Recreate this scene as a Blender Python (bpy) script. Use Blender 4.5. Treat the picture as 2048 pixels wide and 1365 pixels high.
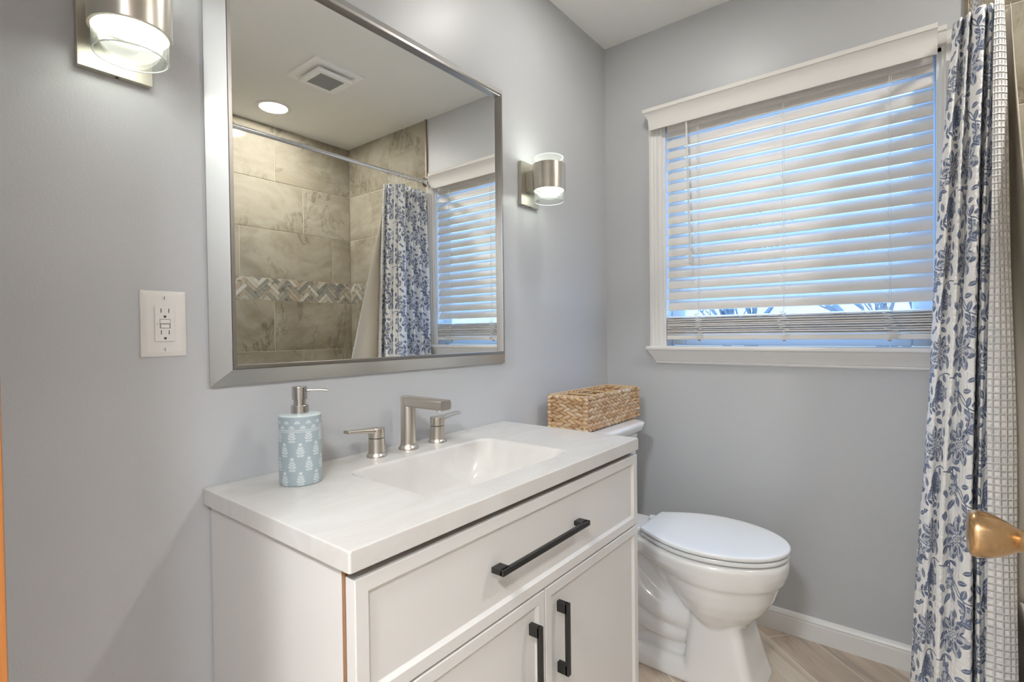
import bpy, bmesh, math, random
from mathutils import Vector, Matrix
random.seed(7)
PI = math.pi
scene = bpy.context.scene
COL = scene.collection
for o in list(bpy.data.objects):
    bpy.data.objects.remove(o)

# ------------------------------------------------------------------ camera
CAM_POS = Vector((1.1249, -2.1352, 1.1384))
YAW, PITCH, ROLL, FPX = math.radians(38.333), math.radians(-0.867), math.radians(-0.674), 1021.83
fw = Vector((-math.sin(YAW)*math.cos(PITCH), math.cos(YAW)*math.cos(PITCH), math.sin(PITCH)))
r0 = Vector((math.cos(YAW), math.sin(YAW), 0)); u0 = r0.cross(fw)
rt = math.cos(ROLL)*r0 + math.sin(ROLL)*u0
up = -math.sin(ROLL)*r0 + math.cos(ROLL)*u0
cd = bpy.data.cameras.new('camera'); cam = bpy.data.objects.new('camera', cd); COL.objects.link(cam)
cam.matrix_world = Matrix(((rt.x, up.x, -fw.x, CAM_POS.x), (rt.y, up.y, -fw.y, CAM_POS.y), (rt.z, up.z, -fw.z, CAM_POS.z), (0, 0, 0, 1)))
cd.sensor_fit = 'HORIZONTAL'; cd.sensor_width = 36.0; cd.lens = 36.0*FPX/2048.0
cd.clip_start = 0.02; cd.clip_end = 300
scene.camera = cam

# ------------------------------------------------------------------ light levels, view
SKY = 0.70           # daylight outside the window
CAN_A = 235.0       # recessed light over the tub
CAN_B = 72.0       # recessed light over the vanity
LED_DOWN, LED_UP = 12.0, 17.0
HALL_FILL = 125.0  # strength of the added fill lights in the hall
scene.view_settings.view_transform = 'Standard'
scene.view_settings.look = 'None'
scene.view_settings.gamma = 1.0
scene.view_settings.exposure = 0.15
scene.view_settings.use_curve_mapping = False
try:
    scene.cycles.use_denoising = True
    scene.cycles.max_bounces = 14
    scene.cycles.diffuse_bounces = 8
    scene.cycles.transparent_max_bounces = 16
    scene.cycles.caustics_reflective = True
    scene.cycles.caustics_refractive = False
    scene.cycles.sample_clamp_indirect = 6.0
except Exception:
    pass
world = bpy.data.worlds.new('winter_sky'); scene.world = world; world.use_nodes = True
wn = world.node_tree; wn.nodes.clear()
_tc = wn.nodes.new('ShaderNodeTexCoord'); _sep = wn.nodes.new('ShaderNodeSeparateXYZ')
_ramp = wn.nodes.new('ShaderNodeValToRGB'); _bg = wn.nodes.new('ShaderNodeBackground'); _wo = wn.nodes.new('ShaderNodeOutputWorld')
_ramp.color_ramp.elements[0].position = 0.38; _ramp.color_ramp.elements[0].color = (1.25, 1.65, 2.05, 1)     # hazy horizon
_ramp.color_ramp.elements[1].position = 0.66; _ramp.color_ramp.elements[1].color = (4.0, 9.6, 20.0, 1)       # bright overhead sky
wn.links.new(_tc.outputs['Generated'], _sep.inputs[0]); wn.links.new(_sep.outputs['Z'], _ramp.inputs[0])
wn.links.new(_ramp.outputs[0], _bg.inputs['Color']); _bg.inputs['Strength'].default_value = SKY
wn.links.new(_bg.outputs[0], _wo.inputs['Surface'])

# ------------------------------------------------------------------ node helper
class N:
    """a scalar socket with arithmetic"""
    def __init__(s, nt, sock): s.nt = nt; s.k = sock
    def _m(s, op, *a, clamp=False):
        n = s.nt.nodes.new('ShaderNodeMath'); n.operation = op; n.use_clamp = clamp
        for i, v in enumerate((s,) + a):
            if isinstance(v, N): s.nt.links.new(v.k, n.inputs[i])
            else: n.inputs[i].default_value = float(v)
        return N(s.nt, n.outputs[0])
    def __add__(s, o): return s._m('ADD', o)
    __radd__ = __add__
    def __mul__(s, o): return s._m('MULTIPLY', o)
    __rmul__ = __mul__
    def __sub__(s, o): return s._m('SUBTRACT', o)
    def __rsub__(s, o): return s._m('MULTIPLY', -1.0)._m('ADD', o)
    def __truediv__(s, o): return s._m('DIVIDE', o)
    def abs(s): return s._m('ABSOLUTE')
    def sqrt(s): return s._m('SQRT')
    def sin(s): return s._m('SINE')
    def cos(s): return s._m('COSINE')
    def floor(s): return s._m('FLOOR')
    def mod(s, o): return s._m('FLOORED_MODULO', o)
    def atan2(s, o): return s._m('ARCTAN2', o)
    def max(s, o): return s._m('MAXIMUM', o)
    def min(s, o): return s._m('MINIMUM', o)
    def gt(s, o): return s._m('GREATER_THAN', o)
    def step(s, w): return s._m('MULTIPLY_ADD', 1.0/w, 0.5, clamp=True)

def new_mat(name):
    m = bpy.data.materials.new(name); m.use_nodes = True
    nt = m.node_tree; b = nt.nodes['Principled BSDF']
    return m, nt, b
def pset(b, color=None, rough=None, metal=None, spec=None, coat=None, coat_r=None, ior=None, trans=None, emit=None, es=None):
    if color is not None: b.inputs['Base Color'].default_value = (*color, 1)
    if rough is not None: b.inputs['Roughness'].default_value = rough
    if metal is not None: b.inputs['Metallic'].default_value = metal
    if spec is not None: b.inputs['Specular IOR Level'].default_value = spec
    if coat is not None: b.inputs['Coat Weight'].default_value = coat
    if coat_r is not None: b.inputs['Coat Roughness'].default_value = coat_r
    if ior is not None: b.inputs['IOR'].default_value = ior
    if trans is not None: b.inputs['Transmission Weight'].default_value = trans
    if emit is not None: b.inputs['Emission Color'].default_value = (*emit, 1)
    if es is not None: b.inputs['Emission Strength'].default_value = es
def tex_coord(nt, which='Object'):
    n = nt.nodes.new('ShaderNodeTexCoord'); return n.outputs[which]
def mapping(nt, vec, scale=(1, 1, 1), rot=(0, 0, 0), loc=(0, 0, 0)):
    n = nt.nodes.new('ShaderNodeMapping'); nt.links.new(vec, n.inputs['Vector'])
    n.inputs['Scale'].default_value = scale; n.inputs['Rotation'].default_value = rot; n.inputs['Location'].default_value = loc
    return n.outputs[0]
def noise(nt, vec, scale, detail=3, rough=0.5, dist=0.0):
    n = nt.nodes.new('ShaderNodeTexNoise'); nt.links.new(vec, n.inputs['Vector'])
    n.inputs['Scale'].default_value = scale; n.inputs['Detail'].default_value = detail
    n.inputs['Roughness'].default_value = rough; n.inputs['Distortion'].default_value = dist
    return n.outputs['Fac']
def ramp(nt, fac, stops):
    n = nt.nodes.new('ShaderNodeValToRGB'); nt.links.new(fac, n.inputs[0])
    e = n.color_ramp.elements
    while len(e) < len(stops): e.new(0.5)
    for i, (p, c) in enumerate(stops):
        e[i].position = p; e[i].color = (*c, 1) if len(c) == 3 else c
    return n.outputs[0]
def mix(nt, fac, a, b, mode='MIX'):
    n = nt.nodes.new('ShaderNodeMix'); n.data_type = 'RGBA'; n.blend_type = mode
    for i, v in ((0, fac), (6, a), (7, b)):
        if isinstance(v, N): v = v.k
        if isinstance(v, bpy.types.NodeSocket): nt.links.new(v, n.inputs[i])
        elif isinstance(v, (int, float)): n.inputs[i].default_value = v
        else: n.inputs[i].default_value = (*v, 1)
    return n.outputs[2]
def bump(nt, b, height, strength, dist=0.01):
    n = nt.nodes.new('ShaderNodeBump'); nt.links.new(height.k if isinstance(height, N) else height, n.inputs['Height'])
    n.inputs['Strength'].default_value = strength; n.inputs['Distance'].default_value = dist
    nt.links.new(n.outputs[0], b.inputs['Normal'])

def simple(name, color, rough=0.5, metal=0.0, **kw):
    m, nt, b = new_mat(name); pset(b, color, rough, metal, **kw); return m
def paint(name, color, rough, scale=220, strength=0.12):
    m, nt, b = new_mat(name); pset(b, color, rough)
    v = tex_coord(nt)
    a = noise(nt, v, scale, 3, 0.6); c = noise(nt, v, 14, 2)
    s = N(nt, a) + N(nt, c)*0.6
    bump(nt, b, s, strength, 0.004)
    return m
def brushed(name, color, rough, axis=2, amt=0.12, dark=0.85):
    """brushed metal: fine streaks stretched along one axis"""
    m, nt, b = new_mat(name); pset(b, color, rough, 1.0)
    sc = [900, 900, 900]; sc[axis] = 6
    f = noise(nt, mapping(nt, tex_coord(nt), sc), 1.0, 2)
    nt.links.new(mix(nt, f, tuple(c*dark for c in color), color), b.inputs['Base Color'])
    r = N(nt, f)*amt + (rough - amt*0.5)
    nt.links.new(r.k, b.inputs['Roughness'])
    return m

M = {}
M['wall'] = paint('grey_satin_wall_paint', (0.525, 0.535, 0.55), 0.36)
M['ceiling'] = paint('flat_ceiling_paint', (0.84, 0.84, 0.82), 0.8, 120, 0.08)
M['trim'] = paint('white_trim_paint', (0.78, 0.77, 0.75), 0.35, 60, 0.03)
M['casing_wood'] = None
M['white_plastic'] = simple('white_plastic', (0.78, 0.76, 0.73), 0.32)
M['fan_white'] = simple('white_fan_plastic', (0.93, 0.93, 0.92), 0.4)
M['dark_slot'] = simple('dark_slot', (0.06, 0.045, 0.035), 0.6)
M['red_led'] = simple('red_indicator', (0.45, 0.10, 0.09), 0.4)
M['vinyl'] = simple('white_vinyl', (0.80, 0.82, 0.84), 0.4)
M['cabinet'] = paint('warm_white_cabinet_paint', (0.68, 0.655, 0.625), 0.38, 90, 0.03)
M['cab_raw'] = simple('raw_cabinet_edge', (0.30, 0.16, 0.08), 0.7)
M['black_metal'] = simple('black_powder_coat', (0.014, 0.013, 0.012), 0.42)
M['nickel'] = brushed('brushed_nickel', (0.66, 0.61, 0.54), 0.32, 0, 0.06, 0.95)
M['nickel_v'] = brushed('brushed_nickel_upright', (0.66, 0.61, 0.54), 0.32, 2, 0.06, 0.94)
M['plate_nickel'] = brushed('satin_nickel_plate', (0.60, 0.57, 0.49), 0.46, 2)
M['frame_silver'] = brushed('silver_frame_leaf', (0.60, 0.595, 0.57), 0.42, 2, 0.08, 0.94)
M['frame_lip'] = brushed('dark_silver_lip', (0.42, 0.40, 0.38), 0.32, 2, 0.08, 0.9)
M['steel'] = brushed('brushed_steel_pump', (0.58, 0.55, 0.52), 0.24, 2)
M['chrome'] = simple('chrome', (0.82, 0.82, 0.83), 0.12, 1.0)
M['brass'] = brushed('antique_brass', (0.58, 0.37, 0.19), 0.26, 0, 0.08, 0.92)
M['mirror'] = simple('mirror_silver', (0.90, 0.91, 0.89), 0.0, 1.0)
M['porcelain'] = simple('white_porcelain', (0.80, 0.79, 0.77), 0.10, coat=0.4, coat_r=0.04)
M['seat_plastic'] = simple('white_seat_plastic', (0.80, 0.81, 0.81), 0.16)
M['blind'] = simple('faux_wood_slat', (0.76, 0.735, 0.70), 0.38)
M['blind_cord'] = simple('blind_cord', (0.74, 0.72, 0.68), 0.7)
M['grille_grey'] = simple('grey_grille', (0.26, 0.27, 0.28), 0.5)
M['grout'] = simple('pale_grout', (0.74, 0.70, 0.61), 0.85)
M['tile_edge'] = simple('bronze_tile_edge', (0.30, 0.24, 0.17), 0.35, 0.7)
M['liner'] = simple('cream_liner', (0.72, 0.65, 0.54), 0.45)
M['tub'] = simple('white_tub_enamel', (0.82, 0.81, 0.79), 0.12)
M['bark'] = paint('bare_bark', (0.13, 0.12, 0.12), 0.9, 40, 0.3)
M['ground'] = simple('frosty_lawn', (0.55, 0.57, 0.58), 0.9)
M['hall_wall'] = paint('hall_wall_paint', (0.76, 0.75, 0.73), 0.6)

def countertop_mat():
    m, nt, b = new_mat('cultured_marble'); pset(b, (0.8, 0.78, 0.75), 0.16)
    v = mapping(nt, tex_coord(nt), (2.2, 1.0, 2), (0, 0, 0.35))
    f = noise(nt, v, 3.2, 5, 0.55, 1.2)
    nt.links.new(ramp(nt, f, [(0.35, (0.65, 0.635, 0.605)), (0.55, (0.61, 0.585, 0.55)), (0.7, (0.65, 0.635, 0.605))]), b.inputs['Base Color'])
    return m
M['counter'] = countertop_mat()

def emitter(name, color, s):
    m = bpy.data.materials.new(name); m.use_nodes = True; nt = m.node_tree; nt.nodes.clear()
    e = nt.nodes.new('ShaderNodeEmission'); e.inputs[0].default_value = (*color, 1); e.inputs[1].default_value = s
    o = nt.nodes.new('ShaderNodeOutputMaterial'); nt.links.new(e.outputs[0], o.inputs[0]); return m
WARM = (1.0, 0.975, 0.93)
M['can_a'] = emitter('recessed_lens_lit', WARM, CAN_A)
M['can_b'] = emitter('recessed_lens_lit_vanity', WARM, CAN_B)
M['led_dn'] = emitter('sconce_led_down', (0.97, 1.0, 0.90), LED_DOWN)
M['led_up'] = emitter('sconce_led_up', (0.97, 1.0, 0.90), LED_UP)
M['fill_lens'] = emitter('fill_light_lens', (0.92, 0.965, 1.0), HALL_FILL)

def thin_glass(name, tint, refl=1.0):
    m = bpy.data.materials.new(name); m.use_nodes = True; nt = m.node_tree; nt.nodes.clear()
    t = nt.nodes.new('ShaderNodeBsdfTransparent'); t.inputs[0].default_value = (*tint, 1)
    g = nt.nodes.new('ShaderNodeBsdfGlossy'); g.inputs['Roughness'].default_value = 0.03; g.inputs['Color'].default_value = (refl, refl, refl, 1)
    lw = nt.nodes.new('ShaderNodeLayerWeight'); lw.inputs[0].default_value = 0.5
    fr = N(nt, lw.outputs['Facing'])._m('POWER', 4.0)*0.40 + 0.03
    x = nt.nodes.new('ShaderNodeMixShader'); o = nt.nodes.new('ShaderNodeOutputMaterial')
    nt.links.new(fr.k, x.inputs[0]); nt.links.new(t.outputs[0], x.inputs[1]); nt.links.new(g.outputs[0], x.inputs[2]); nt.links.new(x.outputs[0], o.inputs[0])
    return m
M['pane'] = thin_glass('window_pane', (0.95, 0.97, 0.98))
def ring_glass():
    m = thin_glass('clear_sconce_glass', (0.97, 0.985, 0.97)); nt = m.node_tree
    d = nt.nodes.new('ShaderNodeBsdfTranslucent'); d.inputs[0].default_value = (0.9, 0.93, 0.9, 1)
    x = nt.nodes.new('ShaderNodeMixShader'); x.inputs[0].default_value = 0.03
    o = [n for n in nt.nodes if n.type == 'OUTPUT_MATERIAL'][0]; old = o.inputs[0].links[0].from_socket
    nt.links.new(old, x.inputs[1]); nt.links.new(d.outputs[0], x.inputs[2]); nt.links.new(x.outputs[0], o.inputs[0])
    return m
M['ring_glass'] = ring_glass()
M['rim_glow'] = simple('painted_rim_glow', (0.80, 0.86, 0.82), 0.15)  # opaque pale colour stands in for light glowing along the glass rim

def wood_mat(name, c1, c2, rough, axis=2, scale=9):
    m, nt, b = new_mat(name); pset(b, c1, rough, coat=0.3, coat_r=0.15)
    sc = [scale]*3; sc[axis] = scale*0.08
    v = mapping(nt, tex_coord(nt), sc)
    f = noise(nt, v, 1.6, 6, 0.6, 0.8)
    g = noise(nt, v, 9, 3, 0.6)
    s = N(nt, f)*0.75 + N(nt, g)*0.25
    nt.links.new(ramp(nt, s.k, [(0.3, c1), (0.65, c2)]), b.inputs['Base Color'])
    return m
M['casing_wood'] = wood_mat('orange_stained_wood', (0.40, 0.13, 0.025), (0.62, 0.24, 0.06), 0.35)

def floor_mat():
    m, nt, b = new_mat('wood_look_floor_tile'); pset(b, (0.4, 0.33, 0.27), 0.38)
    v = mapping(nt, tex_coord(nt), (1, 1, 1), (0, 0, math.radians(42)), (0.03, 0.055, 0))
    br = nt.nodes.new('ShaderNodeTexBrick'); nt.links.new(v, br.inputs['Vector'])
    br.offset = 0.37; br.offset_frequency = 2
    for k, val in (('Scale', 1.0), ('Mortar Size', 0.0022), ('Mortar Smooth', 0.1), ('Brick Width', 0.60), ('Row Height', 0.152)): br.inputs[k].default_value = val
    br.inputs['Color1'].default_value = (0.0, 0, 0, 1); br.inputs['Color2'].default_value = (1, 1, 1, 1); br.inputs['Mortar'].default_value = (0.5, 0.5, 0.5, 1)
    gv = mapping(nt, v, (1.6, 16, 1))
    off = nt.nodes.new('ShaderNodeVectorMath'); off.operation = 'MULTIPLY_ADD'
    nt.links.new(br.outputs['Color'], off.inputs[0]); off.inputs[1].default_value = (7, 3, 5); nt.links.new(gv, off.inputs[2])
    f = noise(nt, off.outputs[0], 1.3, 6, 0.62, 1.1)
    col = ramp(nt, f, [(0.28, (0.42, 0.34, 0.265)), (0.5, (0.60, 0.51, 0.41)), (0.72, (0.70, 0.63, 0.54))])
    tone = mix(nt, 0.22, col, br.outputs['Color'], 'OVERLAY')
    nt.links.new(mix(nt, br.outputs['Fac'], tone, (0.72, 0.66, 0.57)), b.inputs['Base Color'])
    inv = 1.0 - N(nt, br.outputs['Fac'])
    bump(nt, b, inv + N(nt, f)*0.15, 0.3, 0.002)
    return m
M['floor'] = floor_mat()

def tile_mat():
    m, nt, b = new_mat('travertine_look_tile'); pset(b, (0.4, 0.36, 0.28), 0.13)
    at = nt.nodes.new('ShaderNodeAttribute'); at.attribute_name = 'piece'
    off = nt.nodes.new('ShaderNodeVectorMath'); off.operation = 'MULTIPLY_ADD'
    nt.links.new(at.outputs['Color'], off.inputs[0]); off.inputs[1].default_value = (13, 17, 11); nt.links.new(tex_coord(nt), off.inputs[2])
    v = off.outputs[0]
    big = noise(nt, mapping(nt, v, (1.0, 1.0, 1.9), (0.6, 0.2, 0)), 2.3, 8, 0.66, 0.7)
    base = ramp(nt, big, [(0.25, (0.20, 0.170, 0.115)), (0.42, (0.30, 0.265, 0.200)), (0.56, (0.375, 0.338, 0.268)), (0.75, (0.47, 0.435, 0.365))])
    vein = noise(nt, mapping(nt, v, (1.6, 1.6, 0.8), (0.8, 0.4, 0.3)), 1.7, 8, 0.66, 1.2)
    vm = (0.012 - (N(nt, vein) - 0.5).abs()).step(0.02)
    lim = N(nt, noise(nt, v, 3.1, 2)).gt(0.5)*0.6
    c1 = mix(nt, vm*lim, base, (0.13, 0.105, 0.07))
    v2 = noise(nt, mapping(nt, v, (1, 1, 1.4), (0.3, 1.0, 0)), 2.0, 7, 0.66, 0.8)
    lm = (0.07 - (N(nt, v2) - 0.40).abs()).step(0.10)*0.30
    nt.links.new(mix(nt, lm, c1, (0.60, 0.56, 0.47)), b.inputs['Base Color'])
    return m
M['tile'] = tile_mat()
def mosaic_mat():
    m, nt, b = new_mat('marble_mosaic'); pset(b, (0.5, 0.5, 0.45), 0.18)
    at = nt.nodes.new('ShaderNodeAttribute'); at.attribute_name = 'piece'
    f = noise(nt, tex_coord(nt), 26, 5, 0.6, 1.4)
    d = (N(nt, f) - 0.60).step(0.08)*0.75
    l = (0.40 - N(nt, f)).step(0.1)*0.35
    c = mix(nt, d, at.outputs['Color'], (0.10, 0.10, 0.095))
    nt.links.new(mix(nt, l, c, (0.66, 0.64, 0.58)), b.inputs['Base Color'])
    return m
M['mosaic'] = mosaic_mat()

def weave_mat():
    m, nt, b = new_mat('water_hyacinth'); pset(b, (0.5, 0.34, 0.18), 0.55)
    at = nt.nodes.new('ShaderNodeAttribute'); at.attribute_name = 'piece'
    f = noise(nt, mapping(nt, tex_coord(nt), (90, 90, 260)), 1.0, 3)
    c = mix(nt, N(nt, f)*0.55, at.outputs['Color'], (0.24, 0.13, 0.06))
    nt.links.new(c, b.inputs['Base Color'])
    bump(nt, b, f, 0.25, 0.002)
    return m
M['weave'] = weave_mat()
M['cane'] = simple('tan_cane', (0.60, 0.42, 0.24), 0.5)
M['wire_white'] = simple('white_wire', (0.75, 0.76, 0.76), 0.4)

# ---- printed fabric: floral motifs measured in metres on the cloth
def leaf(u, v, cx, cy, ang, L, w, vein=True):
    c, s = math.cos(ang), math.sin(ang)
    a = ((u - cx)*c + (v - cy)*s)/L
    b = ((v - cy)*c - (u - cx)*s).abs()
    m = (a*(1.0 - a)*(4*w) - b).step(0.0012)
    if vein: m = m*((b - 0.0007).step(0.0008)*0.7 + 0.3)
    return m
def flower(u, v, cx, cy, rx, ry, n, ph):
    du = (u - cx)/rx; dv = (v - cy)/ry
    r = (du*du + dv*dv).sqrt(); th = du.atan2(dv)
    edge = (th*(n/2.0) + ph).cos().abs()*0.36 + 0.66
    body = (edge - r).step(0.03)
    lines = ((th*(n*1.5) + ph*3).sin() + 0.15).step(0.5)
    mid = (r - 0.36).step(0.05)
    ring = ((r - edge*0.72).abs() - 0.035).step(0.03)
    dots = ((th*7.0).sin()*(r*30).sin()).step(0.4)
    return body*(mid*(lines*0.5 + 0.5)*(ring*0.6 + 0.4) + (1.0 - mid)*dots*0.9)
def arc(u, v, cx, cy, R, dx, dy, lim, w):
    du = u - cx; dv = v - cy
    r = (du*du + dv*dv).sqrt()
    ring = (w - (r - R).abs()).step(0.0009)
    side = ((du*dx + dv*dy) - r*lim).step(0.003)
    return ring*side
def print_mask(nt, uvk):
    sp = nt.nodes.new('ShaderNodeSeparateXYZ'); nt.links.new(uvk, sp.inputs[0])
    wob = noise(nt, uvk, 60, 2)
    u0_ = N(nt, sp.outputs[0]) + (N(nt, wob) - 0.5)*0.004; v0_ = N(nt, sp.outputs[1])
    W, H = 0.235, 0.31; u0_ = u0_*1.22; v0_ = v0_*1.22
    col = (u0_/W).floor()
    u = u0_.mod(W); v = (v0_ + col*(H*0.5)).mod(H)
    parts = []
    parts.append(flower(u, v, 0.066, 0.075, 0.058, 0.072, 7, 0.3))
    parts.append(flower(u, v, 0.172, 0.222, 0.056, 0.062, 8, 1.0))
    # cone shaped bloom of stacked petals
    for k in range(4):
        parts.append(leaf(u, v, 0.176 - 0.004*k, 0.128 - 0.017*k, -2.2, 0.030, 0.0075))
        parts.append(leaf(u, v, 0.176 - 0.004*k, 0.128 - 0.017*k, -0.9, 0.030, 0.0075))
    parts.append(leaf(u, v, 0.176, 0.138, -1.65, 0.085, 0.010))
    # tulip bud
    parts.append(flower(u, v, 0.045, 0.235, 0.020, 0.026, 5, 0.0))
    parts.append(leaf(u, v, 0.045, 0.262, 1.2, 0.026, 0.006)); parts.append(leaf(u, v, 0.045, 0.262, 2.1, 0.026, 0.006))
    # sprays of leaves
    for k in range(4):
        parts.append(leaf(u, v, 0.128 + 0.014*k, 0.030 + 0.006*k, 1.25, 0.026, 0.0052, False))
        parts.append(leaf(u, v, 0.128 + 0.014*k, 0.030 + 0.006*k, -0.75, 0.026, 0.0052, False))
    parts.append(leaf(u, v, 0.118, 0.026, 0.42, 0.085, 0.0016, False))
    for (x, y, a, L, w) in ((0.112, 0.175, 2.5, 0.036, 0.0085), (0.098, 0.200, 1.2, 0.040, 0.0095), (0.122, 0.150, -0.3, 0.030, 0.007),
                            (0.020, 0.165, 0.9, 0.045, 0.010), (0.205, 0.292, 2.8, 0.040, 0.008), (0.100, 0.285, 0.4, 0.034, 0.0075), (0.215, 0.165, 1.3, 0.034, 0.008), (0.070, 0.180, 2.0, 0.040, 0.009), (0.070, 0.160, -1.2, 0.030, 0.008), (0.010, 0.290, 0.6, 0.040, 0.009), (0.140, 0.075, 1.9, 0.036, 0.008), (0.205, 0.055, 2.6, 0.034, 0.008), (0.070, 0.296, 2.6, 0.040, 0.009), (0.012, 0.130, 1.5, 0.036, 0.009), (0.130, 0.118, 2.7, 0.036, 0.009), (0.112, 0.130, 0.9, 0.030, 0.008), (0.215, 0.120, 2.2, 0.036, 0.009), (0.020, 0.205, 2.0, 0.034, 0.008), (0.080, 0.250, 0.2, 0.036, 0.0085), (0.125, 0.292, 1.0, 0.034, 0.008), (0.225, 0.250, 1.8, 0.036, 0.008), (0.160, 0.010, 0.3, 0.036, 0.008), (0.010, 0.020, 1.1, 0.036, 0.009), (0.200, 0.005, 0.9, 0.034, 0.008)):
        parts.append(leaf(u, v, x, y, a, L, w))
    parts.append(flower(u, v, 0.118, 0.158, 0.026, 0.030, 6, 0.5)); parts.append(flower(u, v, 0.205, 0.085, 0.022, 0.026, 5, 0.9))
    # curving stems
    parts.append(arc(u, v, 0.030, 0.170, 0.080, 0.9, 0.43, 0.45, 0.0021))
    parts.append(arc(u, v, 0.150, 0.300, 0.110, -0.8, -0.6, 0.55, 0.0021))
    parts.append(arc(u, v, 0.215, 0.090, 0.062, -0.7, 0.7, 0.35, 0.0020))
    parts.append(arc(u, v, 0.010, 0.250, 0.045, 0.7, 0.7, 0.3, 0.0020))
    m = parts[0]
    for p_ in parts[1:]: m = m.max(p_)
    return m
def waffle(nt, uvk, cu, cv):
    sp = nt.nodes.new('ShaderNodeSeparateXYZ'); nt.links.new(uvk, sp.inputs[0])
    a = (N(nt, sp.outputs[0])*(PI/cu)).sin().abs(); b = (N(nt, sp.outputs[1])*(PI/cv)).sin().abs()
    return a.min(b)
def fabric(name, back):
    m, nt, b = new_mat(name); pset(b, (0.8, 0.8, 0.8), 0.8, spec=0.2)
    uv = tex_coord(nt, 'UV')
    mask = print_mask(nt, uv)
    tone = noise(nt, uv, 45, 3)
    ink = ramp(nt, tone, [(0.35, (0.085, 0.115, 0.205)), (0.65, (0.20, 0.245, 0.36))])
    white = (0.88, 0.87, 0.855)
    w = waffle(nt, uv, 0.0135, 0.018)
    if back:
        pit = (w - 0.45).step(0.5)
        c = mix(nt, mask*pit*0.30, white, (0.34, 0.37, 0.44))
        nt.links.new(c, b.inputs['Base Color'])
        bump(nt, b, (w*1.3).min(0.8)*-1.0, 0.9, 0.006)
    else:
        nt.links.new(mix(nt, mask*0.95, white, ink), b.inputs['Base Color'])
        pk = noise(nt, mapping(nt, uv, (1, 0.7, 1)), 75, 2)
        bump(nt, b, w*0.35 + N(nt, pk)*0.9, 0.8, 0.006)
    return m
M['curtain'] = fabric('printed_waffle_cotton', False)
M['curtain_back'] = fabric('waffle_cotton_reverse', True)

def soap_mat():
    m, nt, b = new_mat('printed_blue_ceramic'); pset(b, (0.4, 0.46, 0.48), 0.28)
    uv = tex_coord(nt, 'UV'); sp = nt.nodes.new('ShaderNodeSeparateXYZ'); nt.links.new(uv, sp.inputs[0])
    U_, V_ = N(nt, sp.outputs[0]), N(nt, sp.outputs[1])
    W, H = 0.032987, 0.0262; Wf = 0.0219911
    half = 0.5
    # two interleaved lattices of sprigs give the half-drop repeat
    def sprig(u, v):
        x = u.abs(); ps = []
        for (y, a, L, w) in ((0.0018, 0.05, 0.0078, 0.0013), (0.0048, 0.45, 0.0098, 0.0017), (0.0088, 0.62, 0.0092, 0.0017), (0.0130, 0.80, 0.0076, 0.0016), (0.0002, -0.1, 0.006, 0.0010)):
            c, s = math.cos(a), math.sin(a)
            t = (x*c + (v - y)*s)/L; bb = ((v - y)*c - x*s).abs()
            ps.append((t*(1.0 - t)*(4*w) - bb).step(0.0004))
        ps.append((0.0005 - x).step(0.0003)*(v - 0.001).step(0.0004)*(0.021 - v).step(0.0004))
        du = u/0.0036; dv = (v - 0.0222)/0.0030
        ps.append((1.0 - (du*du + dv*dv).sqrt()).step(0.15))
        q = ps[0]
        for k in ps[1:]: q = q.max(k)
        return q
    body_v = V_ - 0.002
    a = sprig(U_.mod(W) - W*0.5, body_v.mod(H*2))
    c = sprig((U_ + W*0.5).mod(W) - W*0.5, (body_v + H).mod(H*2))
    low = (0.1005 - V_).step(0.0006)
    # top collar: two rows of small scalloped fans
    def fan(u, v):
        r = (u*u + v*v).sqrt()
        return (0.0055 - r).step(0.0005)*(v + 0.0004).step(0.0004)*(((u.atan2(v)*9.0).cos()*0.4 + 0.75))
    fa = fan(U_.mod(Wf) - Wf*0.5, V_ - 0.1145)
    fb = fan((U_ + Wf*0.5).mod(Wf) - Wf*0.5, V_ - 0.1055)
    hi = (V_ - 0.1045).step(0.0006)
    stripes = (0.0008 - (V_ - 0.1027).abs()).step(0.0004).max((0.0006 - (V_ - 0.0995).abs()).step(0.0004))
    mk = (a.max(c)*low).max(fa.max(fb)*hi).max(stripes)
    sk = noise(nt, uv, 420, 2)
    base = mix(nt, N(nt, noise(nt, mapping(nt, uv, (900, 900, 900)), 1.0, 1))*0.4, (0.36, 0.43, 0.46), (0.30, 0.37, 0.40))
    col = mix(nt, mk*(N(nt, sk)*0.5 + 0.6), base, (0.66, 0.70, 0.70))
    nt.links.new(col, b.inputs['Base Color'])
    return m
M['soap'] = soap_mat()
M['soap_glaze'] = simple('pale_blue_glaze', (0.62, 0.70, 0.70), 0.22)

# ------------------------------------------------------------------ mesh helpers (world metres)
def V(*a): return Vector(a)
def face(bm, vs):
    try: return bm.faces.new(vs)
    except ValueError: return None
def box(bm, lo, hi, bev=0.0, seg=2):
    x0, y0, z0 = lo; x1, y1, z1 = hi
    v = [bm.verts.new(p) for p in ((x0,y0,z0),(x1,y0,z0),(x1,y1,z0),(x0,y1,z0),(x0,y0,z1),(x1,y0,z1),(x1,y1,z1),(x0,y1,z1))]
    fs = [face(bm, [v[i] for i in q]) for q in ((3,2,1,0),(4,5,6,7),(0,1,5,4),(1,2,6,5),(2,3,7,6),(3,0,4,7))]
    if bev > 0:
        es = list({e for f in fs for e in f.edges})
        bmesh.ops.bevel(bm, geom=es, offset=bev, segments=seg, profile=0.5, affect='EDGES')
    return fs
def loft(bm, rings, cap0=True, cap1=True, closed=True):
    rv = [[bm.verts.new(p) for p in r] for r in rings]
    n = len(rv[0])
    for a, b in zip(rv, rv[1:]):
        for i in range(n if closed else n-1):
            j = (i+1) % n
            face(bm, (a[i], a[j], b[j], b[i]))
    if cap0: face(bm, list(reversed(rv[0])))
    if cap1: face(bm, rv[-1])
    return rv
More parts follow.
